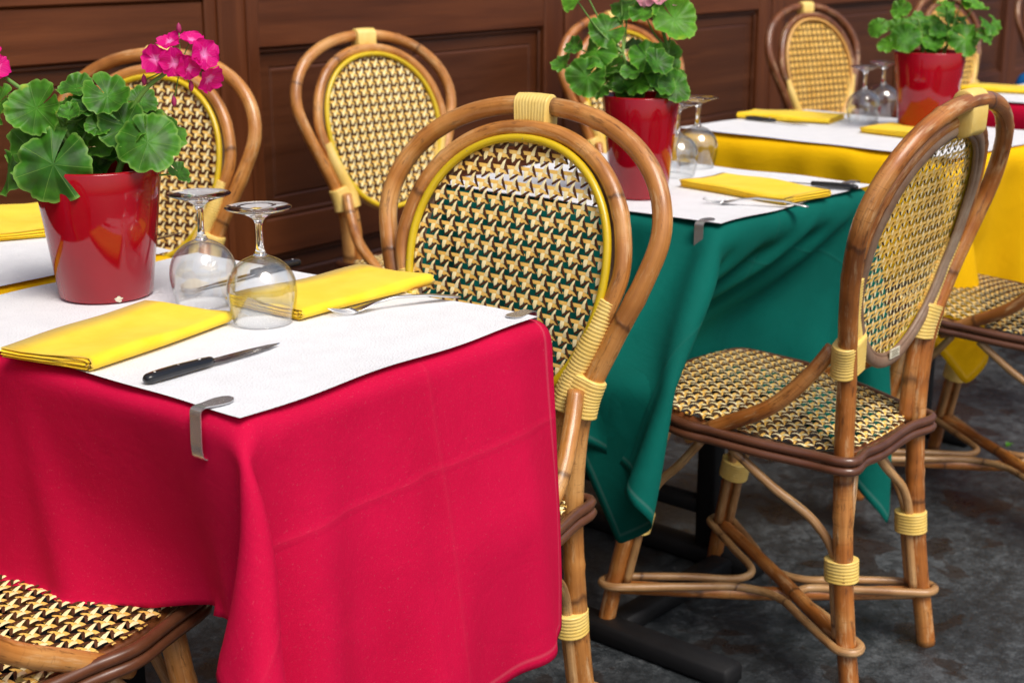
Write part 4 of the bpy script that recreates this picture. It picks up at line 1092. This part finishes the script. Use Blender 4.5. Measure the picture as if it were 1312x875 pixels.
# ------------------------------------------------------------------ panelled wooden wall
WY = 2.80
wall = empty('panelled_wall', (0, WY, 0), 0, 'dark varnished wood panelled cafe front behind the tables', 'wall')
def wbox(name, x0, x1, z0, z1, y, d, mat, bev=.004):
    mb = MB(); mb.box(((x0 + x1) / 2, y + d / 2, (z0 + z1) / 2), (x1 - x0, d, z1 - z0), bev=bev); return mb.build(name, M[mat], wall, smooth=False)
def wpanel(x0, x1, z0, z1):
    """recessed panel with a raised, bevelled field"""
    mb = MB(); o = .002; y0, y1 = .010, .0095; b1, b2 = .05, .06
    R_ = lambda m: [(x0 + m, z0 + m), (x1 - m, z0 + m), (x1 - m, z1 - m), (x0 + m, z1 - m)]
    V = [(x, y0, z) for x, z in R_(-.004)] + [(x, y0, z) for x, z in R_(b1)] + [(x, y1 + .004, z) for x, z in R_(b1 + .004)] + [(x, y1, z) for x, z in R_(b2)]
    Fc = [(12, 13, 14, 15)]
    for k in range(3):
        for i in range(4): j = (i + 1) % 4; Fc.append((k * 4 + i, k * 4 + j, k * 4 + 4 + j, k * 4 + 4 + i))
    mb.add(V, Fc); mb.build('panel', M['wood_p'], wall, smooth=False)
    mo = MB()
    for (a0, a1, c0, c1) in ((x0, x1, z1 - .014, z1), (x0, x1, z0, z0 + .014), (x0, x0 + .014, z0 + .014, z1 - .014), (x1 - .014, x1, z0 + .014, z1 - .014)):
        mo.box(((a0 + a1) / 2, .0045, (c0 + c1) / 2), (a1 - a0, .0105, c1 - c0), bev=.004)
    mo.build('moulding', M['wood_p'], wall, smooth=False)
ZR = .965
xs_ = [-1.6, -.4, .80, 2.425]
# left run: one long leaf ending at X = 2.425, then a broad post, then repeating leaves
segs = [(-2.2, .50), (.62, 2.42), (2.60, 3.84), (4.06, 5.30), (5.52, 6.76), (6.98, 8.22), (8.44, 9.68), (9.9, 11.2)]
for k, (a, b) in enumerate(segs):
    wpanel(a, b, .52, ZR); wpanel(a, b, .14, .42)
    wbox('rail', a, b, ZR, 1.09, -.012, .05, 'wood_h'); wbox('rail', a, b, .42, .52, -.010, .05, 'wood_h'); wbox('rail', a, b, 0.0, .14, -.012, .05, 'wood_h')
    wbox('sill', a, b, 1.092, 1.115, -.020, .06, 'wood_h')
posts = [(-2.4, -2.202), (.502, .618), (2.422, 2.598), (3.842, 3.945), (3.957, 4.058), (5.302, 5.405), (5.417, 5.518), (6.762, 6.865), (6.877, 6.978), (8.222, 8.325), (8.337, 8.438), (9.682, 9.898)]
for (a, b) in posts:
    wbox('post', a, b, 0, 2.35, -.018 if b - a > .15 else -.014, .06, 'wood_v')
    if b - a > .15:
        wbox('post_strip', a + .035, a + .047, 0, 2.35, -.024, .006, 'wood_v', .001); wbox('post_strip', b - .047, b - .035, 0, 2.35, -.024, .006, 'wood_v', .001)
wbox('header', -2.4, 11.2, 2.352, 2.60, -.03, .08, 'wood_h')
wbox('backing', -2.4, 11.2, 0, 1.10, .040, .06, 'wood_p')
def mk_win():
    t = NT('window_curtain'); co = t.coord('Object'); x, y, z = t.sep(co)
    a = t.ramp(t.math('FRACT', t.math('MULTIPLY', x, 9)), [(0, (0, 0, 0)), (.45, (0, 0, 0)), (.5, (1, 1, 1)), (.62, (1, 1, 1)), (.66, (0, 0, 0))])
    b = t.ramp(t.math('FRACT', t.math('MULTIPLY', z, 9)), [(0, (0, 0, 0)), (.45, (0, 0, 0)), (.5, (1, 1, 1)), (.7, (1, 1, 1)), (.75, (0, 0, 0))])
    c = t.mix(t.math('MULTIPLY', a, .7), srgb(74, 14, 22), srgb(22, 34, 30)); c = t.mix(t.math('MULTIPLY', b, .6), c, srgb(24, 22, 34))
    t.P(Base_Color=c, Roughness=.25, Coat_Weight=.5, Coat_Roughness=.05); return t.mat
M['win'] = mk_win()
for (a, b) in segs: wbox('window', a, b, 1.116, 2.35, .02, .01, 'win', 0)
# unseen masonry above the joinery, added so sky light comes from the street side
t = NT('stone_front'); co = t.coord('Object'); n_ = t.noise(co, 6, 5, .6); t.P(Base_Color=t.ramp(n_, [(.3, (.25, .23, .20, 1)), (.7, (.36, .33, .28, 1))]), Roughness=.85, Normal=t.bump(n_, .4, .004))
M['stone'] = t.mat
bl = MB(); bl.box((4.4, WY + .30, 5.1), (13.6, .5, 5.0), bev=.01)
up = bl.build('sky_block_facade', M['stone'], None, smooth=False); tag(up, 'unseen pale stone facade above the wooden cafe front, added to block sky light', 'building')

# ------------------------------------------------------------------ ground
t = NT('wet_dark_paving'); co = t.coord('Object')
a = t.noise(co, 3.2, 5, .62, .3); b = t.noise(co, 26, 6, .72); c = t.noise(co, 240, 3, .6); d = t.noise(t.mapping(co, (1, 1, 1), loc=(5, 3, 0)), 5.5, 4, .6, .4)
e2 = t.noise(t.mapping(co, (1, 1, 1), loc=(2, 9, 0), rot=(0, 0, .6)), 75, 6, .8)
base = t.ramp(t.math('ADD', t.math('MULTIPLY', a, .28), t.math('ADD', t.math('MULTIPLY', b, .30), t.math('ADD', t.math('MULTIPLY', c, .16), t.math('MULTIPLY', e2, .26)))), [(.40, (.007, .009, .010, 1)), (.5, (.030, .035, .039, 1)), (.61, (.115, .127, .135, 1))])
d = t.math('ADD', d, t.math('MULTIPLY', t.math('SUBTRACT', b, .5), .22)); st_ = t.ramp(d, [(.56, (0, 0, 0)), (.59, (1, 1, 1))])
base = t.mix(t.math('MULTIPLY', st_, .72), base, (.016, .010, .008, 1))
x, y, z = t.sep(co)
# joints between large slabs
jx = t.math('ABSOLUTE', t.math('SUBTRACT', t.math('FRACT', t.math('MULTIPLY', t.math('ADD', x, t.math('MULTIPLY', y, .35)), .9)), .5))
jy = t.math('ABSOLUTE', t.math('SUBTRACT', t.math('FRACT', t.math('MULTIPLY', t.math('SUBTRACT', y, t.math('MULTIPLY', x, .2)), 1.6)), .5))
jn = t.ramp(t.math('MINIMUM', jx, jy), [(0, (1, 1, 1)), (.007, (0, 0, 0))])
t.P(Base_Color=base, Roughness=t.math('SUBTRACT', t.ramp(b, [(.35, (.38,) * 3), (.7, (.66,) * 3)]), t.math('MULTIPLY', st_, .18)), Normal=t.bump(t.math('SUBTRACT', t.math('ADD', b, t.math('MULTIPLY', c, .3)), 0), .5, .006))
mb = MB(); mb.add([(-80, -80, 0), (80, -80, 0), (80, 80, 0), (-80, 80, 0)], [(0, 1, 2, 3)])
g = mb.build('ground', t.mat, None, smooth=False); tag(g, kind='structure')

V, Fc, uv = leaf_mesh(.014, 7, 77)
mb = MB(); mb.add([(v[0], v[1] * .6, v[2] + .004) for v in V], Fc, 0, uv); sc_ = mb.build('fallen_leaf', M['leaf_y']); sc_.location = (3.51, 1.087, 0)
tag(sc_, 'small green scrap of leaf fallen on the dark paving at the right', 'leaf')
# ------------------------------------------------------------------ world, sun, camera
w = bpy.data.worlds.new('World'); scene.world = w; w.use_nodes = True; nt = w.node_tree; nt.nodes.clear()
sky = nt.nodes.new('ShaderNodeTexSky'); sky.sky_type = 'NISHITA'; sky.sun_disc = False
SUN_EL, SUN_AZ = R(55), R(250)      # direction towards the sun, azimuth measured from +X
sky.sun_elevation = SUN_EL; sky.sun_rotation = math.pi / 2 - SUN_AZ
sky.air_density = 1.0; sky.dust_density = 4.0; sky.ozone_density = .6
bg = nt.nodes.new('ShaderNodeBackground'); bg.inputs[1].default_value = .122; ow = nt.nodes.new('ShaderNodeOutputWorld')
nt.links.new(sky.outputs[0], bg.inputs[0]); nt.links.new(bg.outputs[0], ow.inputs[0])
ld = bpy.data.lights.new('sun', 'SUN'); ld.energy = 2.6; ld.angle = R(30); ld.color = (1, .96, .90)
lo = bpy.data.objects.new('sun', ld); col.objects.link(lo)
dv = Vector((math.cos(SUN_AZ) * math.cos(SUN_EL), math.sin(SUN_AZ) * math.cos(SUN_EL), math.sin(SUN_EL)))
lo.rotation_euler = dv.to_track_quat('Z', 'Y').to_euler(); lo.location = (0, -3, 6)

cd = bpy.data.cameras.new('camera'); co_ = bpy.data.objects.new('camera', cd); col.objects.link(co_)
cd.sensor_width = 36; cd.lens = F_PX / 1312 * 36; cd.clip_end = 300; cd.clip_start = .05
fw = Vector((math.cos(AZ) * math.cos(PITCH), math.sin(AZ) * math.cos(PITCH), -math.sin(PITCH)))
co_.location = (0, 0, CAM_H); co_.rotation_euler = fw.to_track_quat('-Z', 'Y').to_euler()
cd.dof.use_dof = True; cd.dof.focus_distance = 1.80; cd.dof.aperture_fstop = 7.5
scene.camera = co_
scene.view_settings.view_transform = 'Standard'; scene.view_settings.look = 'None'; scene.view_settings.exposure = 0
scene.render.film_transparent = False
